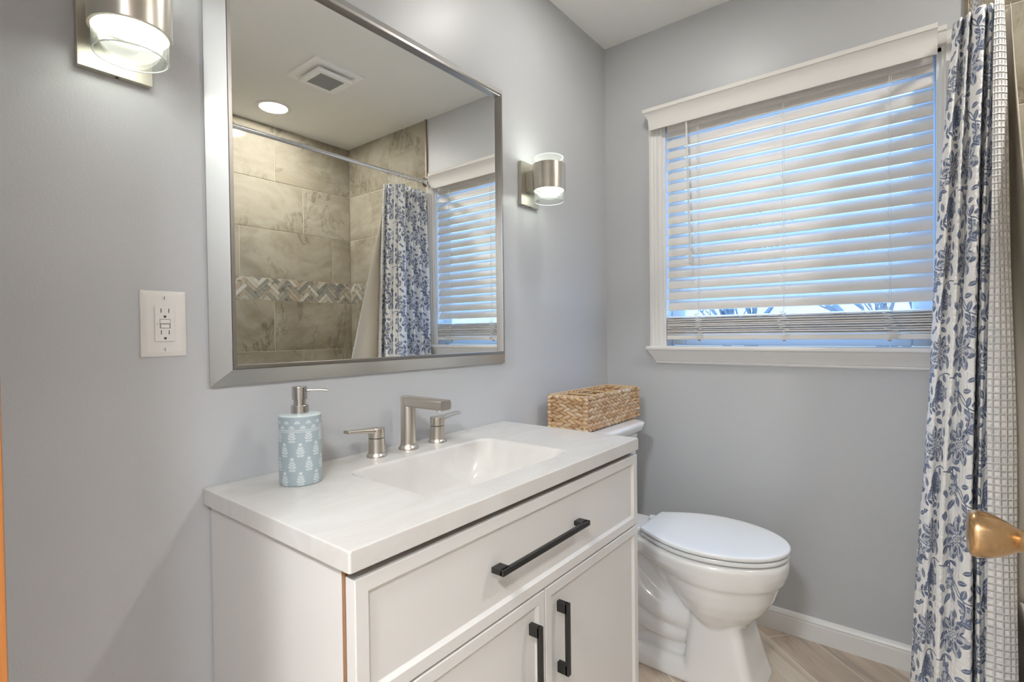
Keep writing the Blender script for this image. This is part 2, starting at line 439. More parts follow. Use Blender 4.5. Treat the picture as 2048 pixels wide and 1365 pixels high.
def circle(c, r, n, ax=V(1,0,0), ay=V(0,1,0)):
    c = Vector(c); return [c + ax*(r*math.cos(2*PI*i/n)) + ay*(r*math.sin(2*PI*i/n)) for i in range(n)]
def lathe(bm, c, prof, n=40, axis=V(0,0,1), cap0=True, cap1=True):
    axis = Vector(axis).normalized()
    ax = V(1,0,0) if abs(axis.x) < 0.9 else V(0,1,0)
    ax = (ax - axis*ax.dot(axis)).normalized(); ay = axis.cross(ax)
    c = Vector(c)
    loft(bm, [circle(c + axis*h, max(r, 1e-5), n, ax, ay) for r, h in prof], cap0, cap1)
def tube(bm, pts, r, n=8, caps=True, closed=False):
    pts = [Vector(p) for p in pts]; m = len(pts)
    rr = r if isinstance(r, (list, tuple)) else [r]*m
    rings = []; prev = None
    for i, p in enumerate(pts):
        if closed: t = (pts[(i+1) % m] - pts[i-1])
        else: t = (pts[min(i+1, m-1)] - pts[max(i-1, 0)])
        t.normalize()
        if prev is None:
            a = V(0,0,1) if abs(t.z) < 0.9 else V(1,0,0)
        else: a = prev
        a = (a - t*a.dot(t)).normalized(); b = t.cross(a); prev = a
        rings.append(circle(p, rr[i], n, a, b))
    if closed: rings.append(rings[0])
    loft(bm, rings, caps and not closed, caps and not closed)
    if closed: bmesh.ops.remove_doubles(bm, verts=bm.verts, dist=1e-6)
def smooth_path(pts, per=6):
    pts = [Vector(p) for p in pts]; out = []
    for i in range(len(pts)-1):
        p0, p1, p2, p3 = pts[max(i-1,0)], pts[i], pts[i+1], pts[min(i+2,len(pts)-1)]
        for k in range(per):
            t = k/per
            out.append(0.5*((2*p1) + (p2-p0)*t + (2*p0-5*p1+4*p2-p3)*t*t + (3*p1-p0-3*p2+p3)*t**3))
    out.append(pts[-1]); return out
def ellipsoid(bm, c, ex, ey, ez, nu=10, nv=6):
    c = Vector(c); rings = []
    for j in range(nv+1):
        ph = PI*j/nv - PI/2; s = max(math.cos(ph), 1e-3)
        rings.append([c + ez*math.sin(ph) + ex*(s*math.cos(2*PI*i/nu)) + ey*(s*math.sin(2*PI*i/nu)) for i in range(nu)])
    loft(bm, rings)
def rrect(x0, x1, y0, y1, r, z, n=6):
    out = []
    for cx, cy, a0 in ((x1-r, y1-r, 0), (x0+r, y1-r, PI/2), (x0+r, y0+r, PI), (x1-r, y0+r, 1.5*PI)):
        for k in range(n+1):
            a = a0 + PI/2*k/n; out.append(V(cx + r*math.cos(a), cy + r*math.sin(a), z))
    return out
def color_islands(bm, start_face, col):
    lay = bm.loops.layers.float_color.get('piece') or bm.loops.layers.float_color.new('piece')
    bm.faces.ensure_lookup_table()
    for f in bm.faces[start_face:]:
        for l in f.loops: l[lay] = (*col, 1)

def build(name, bm, mat, parent=None, base=V(0,0,0), smooth=30.0):
    bmesh.ops.recalc_face_normals(bm, faces=bm.faces)
    bmesh.ops.translate(bm, verts=bm.verts, vec=-Vector(base))
    me = bpy.data.meshes.new(name); bm.to_mesh(me); bm.free()
    for m_ in (mat if isinstance(mat, (list, tuple)) else [mat]): me.materials.append(m_)
    if smooth:
        me.shade_smooth()
        try: me.set_sharp_from_angle(angle=math.radians(smooth))
        except Exception: pass
    o = bpy.data.objects.new(name, me); COL.objects.link(o)
    if smooth:
        wn_ = o.modifiers.new('weighted normals', 'WEIGHTED_NORMAL'); wn_.keep_sharp = True; wn_.weight = 60
    if parent is not None: o.parent = parent
    else: o.location = base
    return o
class Thing:
    def __init__(s, name, label, cat, base, group=None):
        s.base = Vector(base); s.o = bpy.data.objects.new(name, None); COL.objects.link(s.o)
        s.o.location = s.base; s.o.empty_display_size = 0.05
        tag(s.o, label, cat, group)
    def part(s, name, bm, mat, parent=None, smooth=30.0, label=None):
        o = build(name, bm, mat, parent or s.o, s.base, smooth)
        if label: o['label'] = label
        return o
def tag(o, label, cat, group=None):
    o['label'] = label; o['category'] = cat
    if group: o['group'] = group
    return o
def struct(name, bm, mat, parent=None, smooth=30.0, base=V(0,0,0)):
    o = build(name, bm, mat, parent, base, smooth)
    if parent is None: o['kind'] = 'structure'
    return o
def NB(): return bmesh.new()

# ================================================================== SETTING
H = 2.44; XR = 2.05; YF = -2.066
WIN = (0.272, 1.188, 1.06, 2.03)      # rough opening x0,x1,z0,z1
bm = NB(); box(bm, (-0.12, -4.2, -0.10), (2.6, 0.14, 0.0)); struct('floor', bm, M['floor'])
bm = NB(); box(bm, (-0.12, -4.2, H), (2.6, 0.14, H+0.1)); struct('ceiling', bm, M['ceiling'])
bm = NB(); box(bm, (-0.12, -4.2, 0), (0.0, 0.14, H)); struct('wall_left', bm, M['wall'])
bm = NB()
box(bm, (0, 0, 0), (WIN[0], 0.14, H)); box(bm, (WIN[1], 0, 0), (2.17, 0.14, H))
box(bm, (WIN[0], 0, 0), (WIN[1], 0.14, WIN[2])); box(bm, (WIN[0], 0, WIN[3]), (WIN[1], 0.14, H))
struct('wall_back', bm, M['wall'])
bm = NB(); box(bm, (XR+0.01, -4.2, 0), (XR+0.13, 0.0, H)); struct('wall_right', bm, M['wall'])
DX0, DX1, DZ = 0.428, 1.262, 2.05
bm = NB()
box(bm, (0, YF-0.12, 0), (DX0-0.02, YF, H)); box(bm, (DX1+0.02, YF-0.12, 0), (XR+0.01, YF, H)); box(bm, (DX0-0.02, YF-0.12, DZ+0.02), (DX1+0.02, YF, H))
struct('wall_front', bm, M['wall'])
bm = NB(); box(bm, (-0.12, -4.2, 0), (2.6, -4.08, H)); struct('wall_hall', bm, M['hall_wall'])

# door casing and jamb of stained wood
bm = NB()
for x0, x1 in ((DX0-0.02, DX0), (DX1, DX1+0.02)): box(bm, (x0, YF-0.12, 0), (x1, YF, DZ))
box(bm, (DX0-0.02, YF-0.12, DZ), (DX1+0.02, YF, DZ+0.02))
for y0, y1 in ((YF, YF+0.012), (YF-0.135, YF-0.12)):
    box(bm, (DX0-0.065, y0, 0), (DX0-0.004, y1, DZ+0.07), 0.004)
    box(bm, (DX0-0.004, y0, DZ+0.008), (DX1+0.004, y1, DZ+0.07), 0.004)
    if y0 < YF-0.1: box(bm, (DX1+0.004, y0, 0), (DX1+0.065, y1, DZ+0.07), 0.004)
struct('trim_1', bm, M['casing_wood'])

# baseboards
def baseboard(name, x0, x1, y0, y1, along):
    bm = NB()
    prof = [(0, 0), (0.014, 0), (0.014, 0.058), (0.011, 0.064), (0.0125, 0.069), (0.009, 0.076), (0.004, 0.081), (0, 0.084)]
    if along == 'x': rings = [[V(x, y0 - o, z) for o, z in prof] for x in (x0, x1)]
    else: rings = [[V(x0 + o, y, z) for o, z in prof] for y in (y0, y1)]
    loft(bm, rings); return struct(name, bm, M['trim'])
baseboard('baseboard_back', 0.0, 1.25, 0.0, 0.0, 'x')
baseboard('baseboard_left', 0.0, 0.0, -0.76, -0.016, 'y')
baseboard('baseboard_entry', 0.0, 0.0, YF, -1.715, 'y')

# ---- tiled tub surround: pieces laid on a grout bed
def clip_poly(poly, lo, hi, ax):
    def cut(p, val, keep_gt):
        out = []
        for i in range(len(p)):
            a, b = p[i], p[(i+1) % len(p)]
            ia = (a[ax] >= val) if keep_gt else (a[ax] <= val); ib = (b[ax] >= val) if keep_gt else (b[ax] <= val)
            if ia: out.append(a)
            if ia != ib:
                t = (val - a[ax])/(b[ax] - a[ax]); out.append((a[0]+(b[0]-a[0])*t, a[1]+(b[1]-a[1])*t))
        return out
    poly = cut(poly, lo, True)
    return cut(poly, hi, False) if len(poly) > 2 else []
ROWS = [(2.101, H, 0.535), (1.799, 2.101, 0.352), (1.497, 1.799, 0.146), (1.046, 1.36, 0.553), (0.742, 1.046, 0.364), (0.438, 0.742, 0.16), (0.13, 0.438, 0.5), (-0.05, 0.13, 0.3)]
def tile_wall(name, place, length, depth_dir, jshift, seed):
    """place(a, z, d): a along the wall from the tub corner, d out of the wall"""
    rnd = random.Random(seed); bm = NB()
    g = 0.0018
    bed = [place(0, 0, 0.006), place(length, 0, 0.006), place(length, H, 0.006), place(0, H, 0.006)]
    bmt = NB(); bmt.loops.layers.float_color.new('piece')
    for z0, z1, j in ROWS:
        z0 = max(z0, 0.0); j = (j + jshift) % 0.61
        cuts = [0.0] + [c for c in (j + 0.61*k for k in range(-1, 6)) if 0.012 < c < length-0.012] + [length]
        for a0, a1 in zip(cuts, cuts[1:]):
            n0 = len(bmt.faces); q = g; d = 0.0085; e = 0.0012
            r1 = [place(a0+q, z0+q, 0.004), place(a1-q, z0+q, 0.004), place(a1-q, z1-q, 0.004), place(a0+q, z1-q, 0.004)]
            r2 = [place(a0+q, z0+q, d-e), place(a1-q, z0+q, d-e), place(a1-q, z1-q, d-e), place(a0+q, z1-q, d-e)]
            r3 = [place(a0+q+e, z0+q+e, d), place(a1-q-e, z0+q+e, d), place(a1-q-e, z1-q-e, d), place(a0+q+e, z1-q-e, d)]
            loft(bmt, [r1, r2, r3]); color_islands(bmt, n0, (rnd.random(), rnd.random(), rnd.random()))
    # herringbone band
    mb = NB(); mb.loops.layers.float_color.new('piece')
    pal = [(0.60,0.56,0.48), (0.50,0.46,0.38), (0.43,0.37,0.29), (0.30,0.30,0.27), (0.64,0.62,0.56), (0.40,0.37,0.31), (0.24,0.24,0.22), (0.47,0.39,0.30), (0.56,0.53,0.46), (0.34,0.33,0.29)]
    Wd, Ln = 0.0235, 4; zb0, zb1 = 1.36, 1.497
    c45 = math.cos(PI/4)
    for i in range(-60, 120):
        for k in range(-60, 60):
            for kind in (0, 1):
                ox, oy = i + Ln*k, i - Ln*k
                if kind == 0: q = [(ox+.05, oy+.05), (ox+Ln-.05, oy+.05), (ox+Ln-.05, oy+.95), (ox+.05, oy+.95)]
                else: q = [(ox+.05, oy+1.05), (ox+.95, oy+1.05), (ox+.95, oy+Ln+.95), (ox+.05, oy+Ln+.95)]
                q = [((x-y)*c45*Wd, (x+y)*c45*Wd + zb0 - 0.3) for x, y in q]
                if max(p[0] for p in q) < 0 or min(p[0] for p in q) > length or max(p[1] for p in q) < zb0 or min(p[1] for p in q) > zb1: continue
                q = clip_poly(q, 0.001, length-0.001, 0)
                if len(q) > 2: q = clip_poly(q, zb0+0.0015, zb1-0.0015, 1)
                if len(q) < 3: continue
                n0 = len(mb.faces)
                vs0 = [mb.verts.new(place(a, z, 0.005)) for a, z in q]; vs1 = [mb.verts.new(place(a, z, 0.009)) for a, z in q]
                face(mb, vs1)
                for t in range(len(q)): face(mb, (vs0[t], vs0[(t+1) % len(q)], vs1[(t+1) % len(q)], vs1[t]))
                color_islands(mb, n0, rnd.choice(pal))
    bmesh.ops.recalc_face_normals(bmt, faces=bmt.faces)
    face(bm, [bm.verts.new(p) for p in bed])
    root = struct(name, bm, M['grout'], smooth=None)
    struct('field_tile', bmt, M['tile'], root, smooth=None)
    struct('mosaic_band', mb, M['mosaic'], root, smooth=None)
    return root
XT = XR - 0.003
tile_wall('wall_tub', lambda a, z, d: V(XT+0.012-d, -a, z), 2.055, 0, 0.0, 3)
tile_wall('wall_tub_end', lambda a, z, d: V(XT-a, 0.003-d, z), XT-1.252, 0, -0.10, 5)
tile_wall('wall_tub_head', lambda a, z, d: V(XT-a, YF-0.003+d, z), XT-1.30, 0, 0.2, 9)
bm = NB(); box(bm, (1.243, -0.011, 0.0), (1.253, 0.0, H), 0.0015); struct('trim_2', bm, M['tile_edge'])

# ---- window
def mitred_crown(bm, xl, xr, prof, y0=0.0, right=True):
    """crown profile (o,z): o is how far out; returns mitred at both ends"""
    rings = [[V(xl - o, y0, z) for o, z in prof], [V(xl - o, y0 - o, z) for o, z in prof], [V(xr + (o if right else 0), y0 - o, z) for o, z in prof]]
    if right: rings.append([V(xr + o, y0, z) for o, z in prof])
    loft(bm, rings)
bm = NB()
def casing_profile(bm, xa, xb, z0, z1, flip):
    w = xb - xa
    pts = [(0, 0), (0.004, 0.010), (0.10, 0.016), (0.28, 0.016), (0.34, 0.012), (0.50, 0.013), (0.56, 0.010), (0.80, 0.011), (0.88, 0.007), (1.0, 0.006), (1.0, 0)]
    pts = [((1-a if flip else a)*w + xa, o) for a, o in pts]
    loft(bm, [[V(x, -o, z) for x, o in pts] for z in (z0, z1)])
casing_profile(bm, 0.212, WIN[0], 1.074, 2.03, False)
casing_profile(bm, WIN[1], 1.243, 1.074, 2.03, True)
box(bm, (0.212, -0.013, 2.03), (1.243, 0.0, 2.052), 0.002)
mitred_crown(bm, 0.236, 1.219, [(0, 2.052), (0.008, 2.052), (0.010, 2.060), (0.013, 2.066), (0.014, 2.072), (0, 2.072)])
win = struct('window_1', bm, M['trim'])
bm = NB()       # reveal of the opening
t = 0.012
for lo, hi in (((WIN[0], 0, WIN[2]), (WIN[0]+t, 0.13, WIN[3])), ((WIN[1]-t, 0, WIN[2]), (WIN[1], 0.13, WIN[3])), ((WIN[0], 0, WIN[3]-t), (WIN[1], 0.13, WIN[3]))): box(bm, lo, hi)
struct('window_jamb', bm, M['vinyl'], win)
bm = NB()
box(bm, (0.204, -0.040, 1.058), (1.250, 0.10, 1.076), 0.006, 3)
struct('window_stool', bm, M['trim'], win)
bm = NB()
mitred_crown(bm, 0.246, 1.205, [(0, 1.002), (0.006, 1.002), (0.008, 1.007), (0.007, 1.012), (0.012, 1.014), (0.014, 1.022), (0.020, 1.034), (0.028, 1.046), (0.033, 1.058), (0, 1.058)])
struct('window_apron', bm, M['trim'], win)
bm = NB()
for x0, x1 in ((0.284, 0.345), (1.115, 1.176)): box(bm, (x0, 0.062, 1.078), (x1, 0.10, 2.018), 0.004)
box(bm, (0.345, 0.062, 1.078), (1.115, 0.10, 1.128), 0.004); box(bm, (0.345, 0.062, 1.97), (1.115, 0.10, 2.018), 0.004)
box(bm, (0.345, 0.066, 1.50), (1.115, 0.096, 1.54), 0.003)
struct('window_sash', bm, M['vinyl'], win)
bm = NB(); box(bm, (0.345, 0.078, 1.128), (1.115, 0.082, 1.97)); struct('window_glass', bm, M['pane'], win, smooth=None)

# ================================================================== BLIND
bl = Thing('window_blind', 'white horizontal slat blind lowered over the window, spare slats stacked at bottom', 'blind', (0.732, -0.012, 1.10))
BX0, BX1 = 0.289, 1.169
YB = 0.016
bm = NB()
vprof = [(0, 1.999), (0.006, 1.998), (0.0075, 2.004), (0.008, 2.022), (0.0105, 2.040), (0.016, 2.054), (0.023, 2.063), (0.0255, 2.066), (0.0225, 2.068), (0.0275, 2.070), (0.029, 2.082), (0.027, 2.085), (0, 2.086)]
rings = [[V(0.236 - o, -0.020, z) for o, z in vprof], [V(0.236 - o, -0.034 - o, z) for o, z in vprof], [V(1.178, -0.034 - o, z) for o, z in vprof]]
loft(bm, rings)
box(bm, (0.222, -0.034, 2.045), (0.236, -0.015, 2.084))
val = bl.part('valance', bm, M['blind'])
bm = NB()
vp2 = [(0.0, 2.036), (0.022, 2.036), (0.034, 2.052), (0.037, 2.064), (0.034, 2.066), (0.040, 2.070), (0.042, 2.084), (0, 2.085)]
loft(bm, [[V(x, -0.010 - o*0.9, z - 0.006) for o, z in vp2] for x in (1.1785, 1.200)])
bl.part('valance_return', bm, M['blind'], val)
bm = NB(); box(bm, (BX0, 0.004, 1.990), (BX1, 0.045, 2.017), 0.002); bl.part('headrail', bm, M['blind'])
def slat_mesh(bm, zc, tilt, yc=YB, w=0.050, th=0.003, n=7, sag=0.0035):
    """room edge low, outer edge high; slightly crowned"""
    ca, sa = math.cos(tilt), math.sin(tilt)
    top, bot = [], []
    for i in range(n):
        s = (i/(n-1) - 0.5)*w; c = sag*(1 - (2*s/w)**2)
        for lst, h in ((top, c + th/2), (bot, c - th/2)):
            lst.append((yc + s*ca - h*sa*1.0, zc + s*sa + h*ca))
    prof = top + bot[::-1]
    loft(bm, [[V(x, y, z) for y, z in prof] for x in (BX0, BX1)])
TILT = math.radians(67.5)
slat_low = [1.963 - 0.046*k for k in range(17)]
rs = random.Random(2)
for zb in slat_low:
    tl = TILT + rs.uniform(-0.02, 0.02)
    bm = NB(); slat_mesh(bm, zb + 0.025*math.sin(tl), tl)
    bl.part('slat', bm, M['blind'], smooth=40)
zz = 1.124
for k in range(9):
    bm = NB(); h = 0.0088 + rs.uniform(-0.0006, 0.0008)
    slat_mesh(bm, zz + h*0.5, math.radians(rs.uniform(2, 7)), YB + 0.006 + rs.uniform(-0.0025, 0.0025), 0.050, 0.0042, 7, 0.0028)
    bl.part('stacked_slat', bm, M['blind'], smooth=40); zz += h
bm = NB(); box(bm, (BX0, -0.010, 1.103), (BX1, 0.044, 1.122), 0.003); rail = bl.part('bottom_rail', bm, M['blind'])
for cx in (0.424, 0.737, 1.055):
    bm = NB(); lathe(bm, (cx, -0.002, 1.098), [(0.0045, 0), (0.0055, 0.002), (0.0055, 0.006)], 10); bl.part('cord_button', bm, M['casing_wood'], rail, label='small brown cord button under the rail')
    bm = NB()
    rr = random.Random(int(cx*1000))
    yf = -0.0115
    up_pts = [V(cx + 0.0012*math.sin(k*1.7 + cx*9), yf, 2.005 - k*0.040) for k in range(21)]
    tube(bm, smooth_path(up_pts, 2), 0.0008, 5)
    tube(bm, [V(cx + 0.006, yf + 0.001, 2.005), V(cx + 0.005, yf, 1.215)], 0.0006, 5)
    for zb in slat_low:        # rungs of the ladder, seen as small ticks on the slats
        tube(bm, [V(cx - 0.008, yf - 0.001, zb + 0.030), V(cx, yf, zb + 0.012), V(cx + 0.002, yf, zb)], 0.0006, 4)
    bl.part('ladder_cord', bm, M['blind_cord'])
    bm = NB()
    pts = [V(cx, -0.014, 1.21)]
    z = 1.205
    for k in range(17):
        pts.append(V(cx + rr.uniform(0.008, 0.020)*(1 if k % 2 else -1) + (0.010 if k > 10 else 0), -0.0165 + rr.uniform(-0.003, 0.002), z)); z -= 0.0058 + rr.uniform(-0.003, 0.003)
    pts.append(V(cx, -0.012, 1.106))
    tube(bm, smooth_path(pts, 7), 0.0013, 5)
    bl.part('slack_cord_loops', bm, M['blind_cord'])
bm = NB()
tube(bm, [V(0.384, -0.030, 2.010), V(0.3855, -0.030, 1.985), V(0.399, -0.030, 1.47)], 0.0038, 6)
lathe(bm, (0.399, -0.030, 1.412), [(0.0035, 0), (0.0062, 0.004), (0.0062, 0.035), (0.0045, 0.060)], 10)
bl.part('tilt_wand', bm, M['blind'])

# ================================================================== VANITY
VY0, VY1, ZC = -1.7206, -0.7662, 0.8341; SL = 0.033; XF = 0.5013
vt = Thing('vanity_countertop', 'white stone vanity top with a rectangular sink moulded into it', 'countertop', (0.25, -1.243, ZC-SL))
bm = NB()
def ring_to(bm, pts): return [bm.verts.new(p) for p in pts]
e = 0.003; n6 = 6
o_out = lambda z, i: rrect(0.0015+i, XF-i, VY0+i, VY1-i, 0.004, z, n6)
ib = lambda z, i, r: rrect(0.128+i, 0.432-i, -1.487+i, -1.012-i, r, z, n6)
# slab with rounded arrises, hole, and bowl
rings = [o_out(ZC-SL, 0.001), o_out(ZC-SL+0.001, 0), o_out(ZC-e, 0), o_out(ZC-0.001, 0.001), o_out(ZC, e)]
rings += [ib(ZC, 0.0, 0.045), ib(ZC-0.0015, 0.004, 0.043), ib(ZC-0.008, 0.009, 0.042)]
def bowl(z, i, r, slope):
    x0, x1, y0, y1 = 0.128+i*0.8, 0.432-i*0.8, -1.487+i+slope, -1.012-i-slope*0.25
    return rrect(x0, x1, y0, y1, r, z, n6)
rings += [bowl(ZC-0.04, 0.018, 0.045, 0.02), bowl(ZC-0.075, 0.030, 0.05, 0.05), bowl(ZC-0.098, 0.048, 0.055, 0.07), bowl(ZC-0.106, 0.075, 0.05, 0.08), bowl(ZC-0.109, 0.11, 0.02, 0.10)]
loft(bm, rings, False, True)
vt.part('slab_with_basin', bm, M['counter'], smooth=28)
bm = NB(); lathe(bm, (0.285, -1.235, ZC-0.1095), [(0.030, 0), (0.030, 0.0025), (0.026, 0.004), (0.018, 0.003), (0.0, 0.004)], 28); vt.part('drain', bm, M['nickel'], label='round nickel sink drain')

vc = Thing('vanity_cabinet', 'white shaker vanity cabinet with black pulls under the sink', 'cabinet', (0.25, -1.238, 0))
CY0, CY1 = -1.7085, -0.7685
bm = NB()
box(bm, (0.004, CY0, 0.0), (0.462, CY0+0.018, ZC-SL-0.0005), 0.001); box(bm, (0.004, CY1-0.018, 0.0), (0.462, CY1, ZC-SL-0.0005), 0.001)
box(bm, (0.004, CY0+0.018, 0.09), (0.455, CY1-0.018, 0.108)); box(bm, (0.004, CY0+0.018, 0.0), (0.018, CY1-0.018, ZC-SL-0.15))
box(bm, (0.395, CY0+0.018, 0.0), (0.41, CY1-0.018, 0.09))
vc.part('carcass', bm, M['cabinet'])
bm = NB()
box(bm, (0.462, CY0+0.001, 0.09), (0.470, CY0+0.030, ZC-SL-0.001)); box(bm, (0.462, CY1-0.030, 0.09), (0.470, CY1-0.001, ZC-SL-0.001))
box(bm, (0.450, CY0+0.03, ZC-SL-0.045), (0.470, CY1-0.03, ZC-SL-0.001)); box(bm, (0.450, CY0+0.03, 0.565), (0.470, CY1-0.03, 0.60))
vc.part('face_frame', bm, M['cab_raw'], label='unpainted brown edge behind the drawer front')
def shaker(bm, y0, y1, z0, z1, fwid=0.024, x0=0.474, x1=0.4965):
    b = 0.0015
    outer = [V(x0, y0, z0), V(x0, y1, z0), V(x0, y1, z1), V(x0, y0, z1)]
    def rect(x, i): return [V(x, y0+i, z0+i), V(x, y1-i, z0+i), V(x, y1-i, z1-i), V(x, y0+i, z1-i)]
    loft(bm, [rect(x0, 0), rect(x1-b, 0), rect(x1, b), rect(x1, fwid-b), rect(x1-0.0015, fwid), rect(x1-0.0055, fwid+0.004), rect(x1-0.0065, fwid+0.0055), rect(x1-0.0065, fwid+0.03)])
def bar_pull(bm, a, b, axis, x0=0.4965, out=0.030):
    """flat black bar between two posts; a,b ends along axis (y or z)"""
    w = 0.0115
    if axis == 'y':
        y0, y1, z = a[0], b[0], a[1]
        box(bm, (x0+out-0.009, y0, z-w/2), (x0+out, y1, z+w/2), 0.0012)
        for yy in (y0, y1-0.026): box(bm, (x0, yy, z-w/2), (x0+out-0.003, yy+0.026, z+w/2), 0.0015)
    else:
        y, z0, z1 = a[0], a[1], b[1]
        box(bm, (x0+out-0.009, y-w/2, z0), (x0+out, y+w/2, z1), 0.0012)
        for q in (z0, z1-0.024): box(bm, (x0, y-w/2, q), (x0+out-0.003, y+w/2, q+0.024), 0.0015)
bm = NB(); shaker(bm, CY0-0.0005, CY1+0.001, 0.5875, 0.787); dr = vc.part('drawer', bm, M['cabinet'], smooth=20)
bm = NB(); bar_pull(bm, (-1.412, 0.692), (-1.090, 0.692), 'y'); vc.part('pull', bm, M['black_metal'], dr, label='long black bar pull')
YM = -1.2355
bm = NB(); shaker(bm, CY0-0.0005, YM-0.0015, 0.10, 0.5835); d1 = vc.part('door', bm, M['cabinet'], smooth=20)
bm = NB(); bar_pull(bm, (-1.291, 0.372), (0, 0.537), 'z'); vc.part('pull', bm, M['black_metal'], d1, label='black bar pull')
bm = NB(); shaker(bm, YM+0.0015, CY1+0.001, 0.10, 0.5835); d2 = vc.part('door', bm, M['cabinet'], smooth=20)
bm = NB(); bar_pull(bm, (-1.186, 0.380), (0, 0.541), 'z'); vc.part('pull', bm, M['black_metal'], d2, label='black bar pull')

# ---- faucet: spout and two lever handles
fa = Thing('bathroom_faucet', 'brushed nickel widespread faucet with two levers behind the sink', 'faucet', (0.064, -1.243, ZC))
fx, fy = 0.064, -1.243
bm = NB()
lathe(bm, (fx, fy, ZC), [(0.0265, 0), (0.0265, 0.004), (0.0235, 0.009), (0.0212, 0.012), (0.0205, 0.018), (0.0198, 0.07), (0.0192, 0.128), (0.0192, 0.139), (0.0180, 0.1405)], 36)
def srect(y, z, wy, hz, r, x, n=5):
    return [V(x, p.x, p.y) for p in rrect(y-wy/2, y+wy/2, z-hz/2, z+hz/2, r, 0, n)]
loft(bm, [srect(fy, 0.9615, 0.036, 0.026, 0.006, fx-0.004), srect(fy, 0.961, 0.036, 0.0265, 0.006, fx+0.05), srect(fy, 0.9605, 0.036, 0.026, 0.006, 0.205), srect(fy, 0.9605, 0.0355, 0.0255, 0.006, 0.2075), srect(fy, 0.9605, 0.033, 0.023, 0.006, 0.2085)])
sp = fa.part('spout', bm, M['nickel_v'], smooth=40)
bm = NB(); lathe(bm, (0.186, fy, 0.9435), [(0.009, 0), (0.0105, 0.001), (0.0105, 0.005)], 20); fa.part('aerator', bm, M['chrome'], sp)
for sgn, hy, tilt in ((-1, fy-0.1025, 0.0), (1, fy+0.105, 0.0)):
    bm = NB()
    lathe(bm, (fx, hy, ZC), [(0.0255, 0), (0.0255, 0.0035), (0.0225, 0.008), (0.0207, 0.011), (0.0200, 0.046), (0.0194, 0.0465)], 32)
    hd = fa.part('handle', bm, M['nickel_v'], smooth=40)
    bm = NB()
    lathe(bm, (fx, hy, ZC+0.0475), [(0.0194, 0), (0.0200, 0.0006), (0.0200, 0.021), (0.0190, 0.0235), (0.014, 0.0245), (0.0, 0.025)], 32)
    zt = ZC + 0.0705
    rg = []
    for d, wd, hh, zl in ((0.004, 0.034, 0.016, zt-0.006), (0.022, 0.028, 0.0125, zt-0.004), (0.045, 0.024, 0.0095, zt-0.001), (0.082, 0.0225, 0.0085, zt+0.002), (0.087, 0.021, 0.007, zt+0.0025)):
        y = hy + sgn*d
        rg.append([V(p.x, y, p.y) for p in rrect(fx-wd/2, fx+wd/2, zl-hh/2, zl+hh/2, min(hh, wd)*0.42, 0, 4)])
    loft(bm, rg)
    fa.part('lever', bm, M['nickel_v'], hd, smooth=40)

# ---- soap dispenser
sx, sy = 0.118, -1.577
sd = Thing('soap_dispenser', 'pale blue ceramic soap dispenser with white floral print and steel pump', 'soap dispenser', (sx, sy, ZC))
bm = NB(); uvl = bm.loops.layers.uv.new('UVMap')
n = 64; R = 0.0420
SK = 1.11
prof = [(0.0395, 0.0), (0.0412, 0.0015), (R, 0.004), (R, 0.02), (R, 0.05), (R, 0.0985), (R-0.0004, 0.0990), (R-0.0004, 0.1000), (R, 0.1005), (R, 0.1018), (R-0.0004, 0.1023), (R-0.0004, 0.1031), (R, 0.1036), (R, 0.1245), (R-0.0008, 0.1265)]
rv = loft(bm, [circle((sx, sy, ZC+h*SK), r, n) for r, h in prof], True, False)
bm.faces.ensure_lookup_table()
for f in bm.faces:
    if len(f.verts) != 4: continue
    an = [math.atan2(l.vert.co.y - sy, l.vert.co.x - sx) for l in f.loops]
    if max(an) - min(an) > PI: an = [a + 2*PI if a < 0 else a for a in an]
    for l, a in zip(f.loops, an): l[uvl].uv = (a*R + 0.5, (l.vert.co.z - ZC)/SK)
bo = sd.part('bottle', bm, M['soap'], smooth=40)
bm = NB(); lathe(bm, (sx, sy, ZC+0.1265*SK), [(R-0.0008, 0), (R-0.0022, 0.0016), (0.034, 0.003), (0.018, 0.0035), (0.0, 0.0036)], n); sd.part('bottle_top', bm, M['soap_glaze'], bo, smooth=40)
bm = NB()
lathe(bm, (sx, sy, ZC+0.1295*SK), [(0.0172, 0), (0.0172, 0.0005), (0.0172, 0.0155), (0.0162, 0.0165), (0.0125, 0.0170), (0.0125, 0.0285), (0.0150, 0.0290), (0.0150, 0.0535), (0.0142, 0.0550), (0.0, 0.0555)], 36)
pu = sd.part('pump', bm, M['steel'], smooth=35)
bm = NB()
nd = V(0.60, 0.80, 0).normalized(); nz = ZC+0.1295*SK+0.0465
tube(bm, smooth_path([V(sx, sy, nz) + nd*0.012, V(sx, sy, nz+0.0005) + nd*0.03, V(sx, sy, nz-0.0005) + nd*0.048, V(sx, sy, nz-0.0025) + nd*0.056], 4), 0.0030, 10)
sd.part('nozzle', bm, M['steel'], pu, smooth=50)

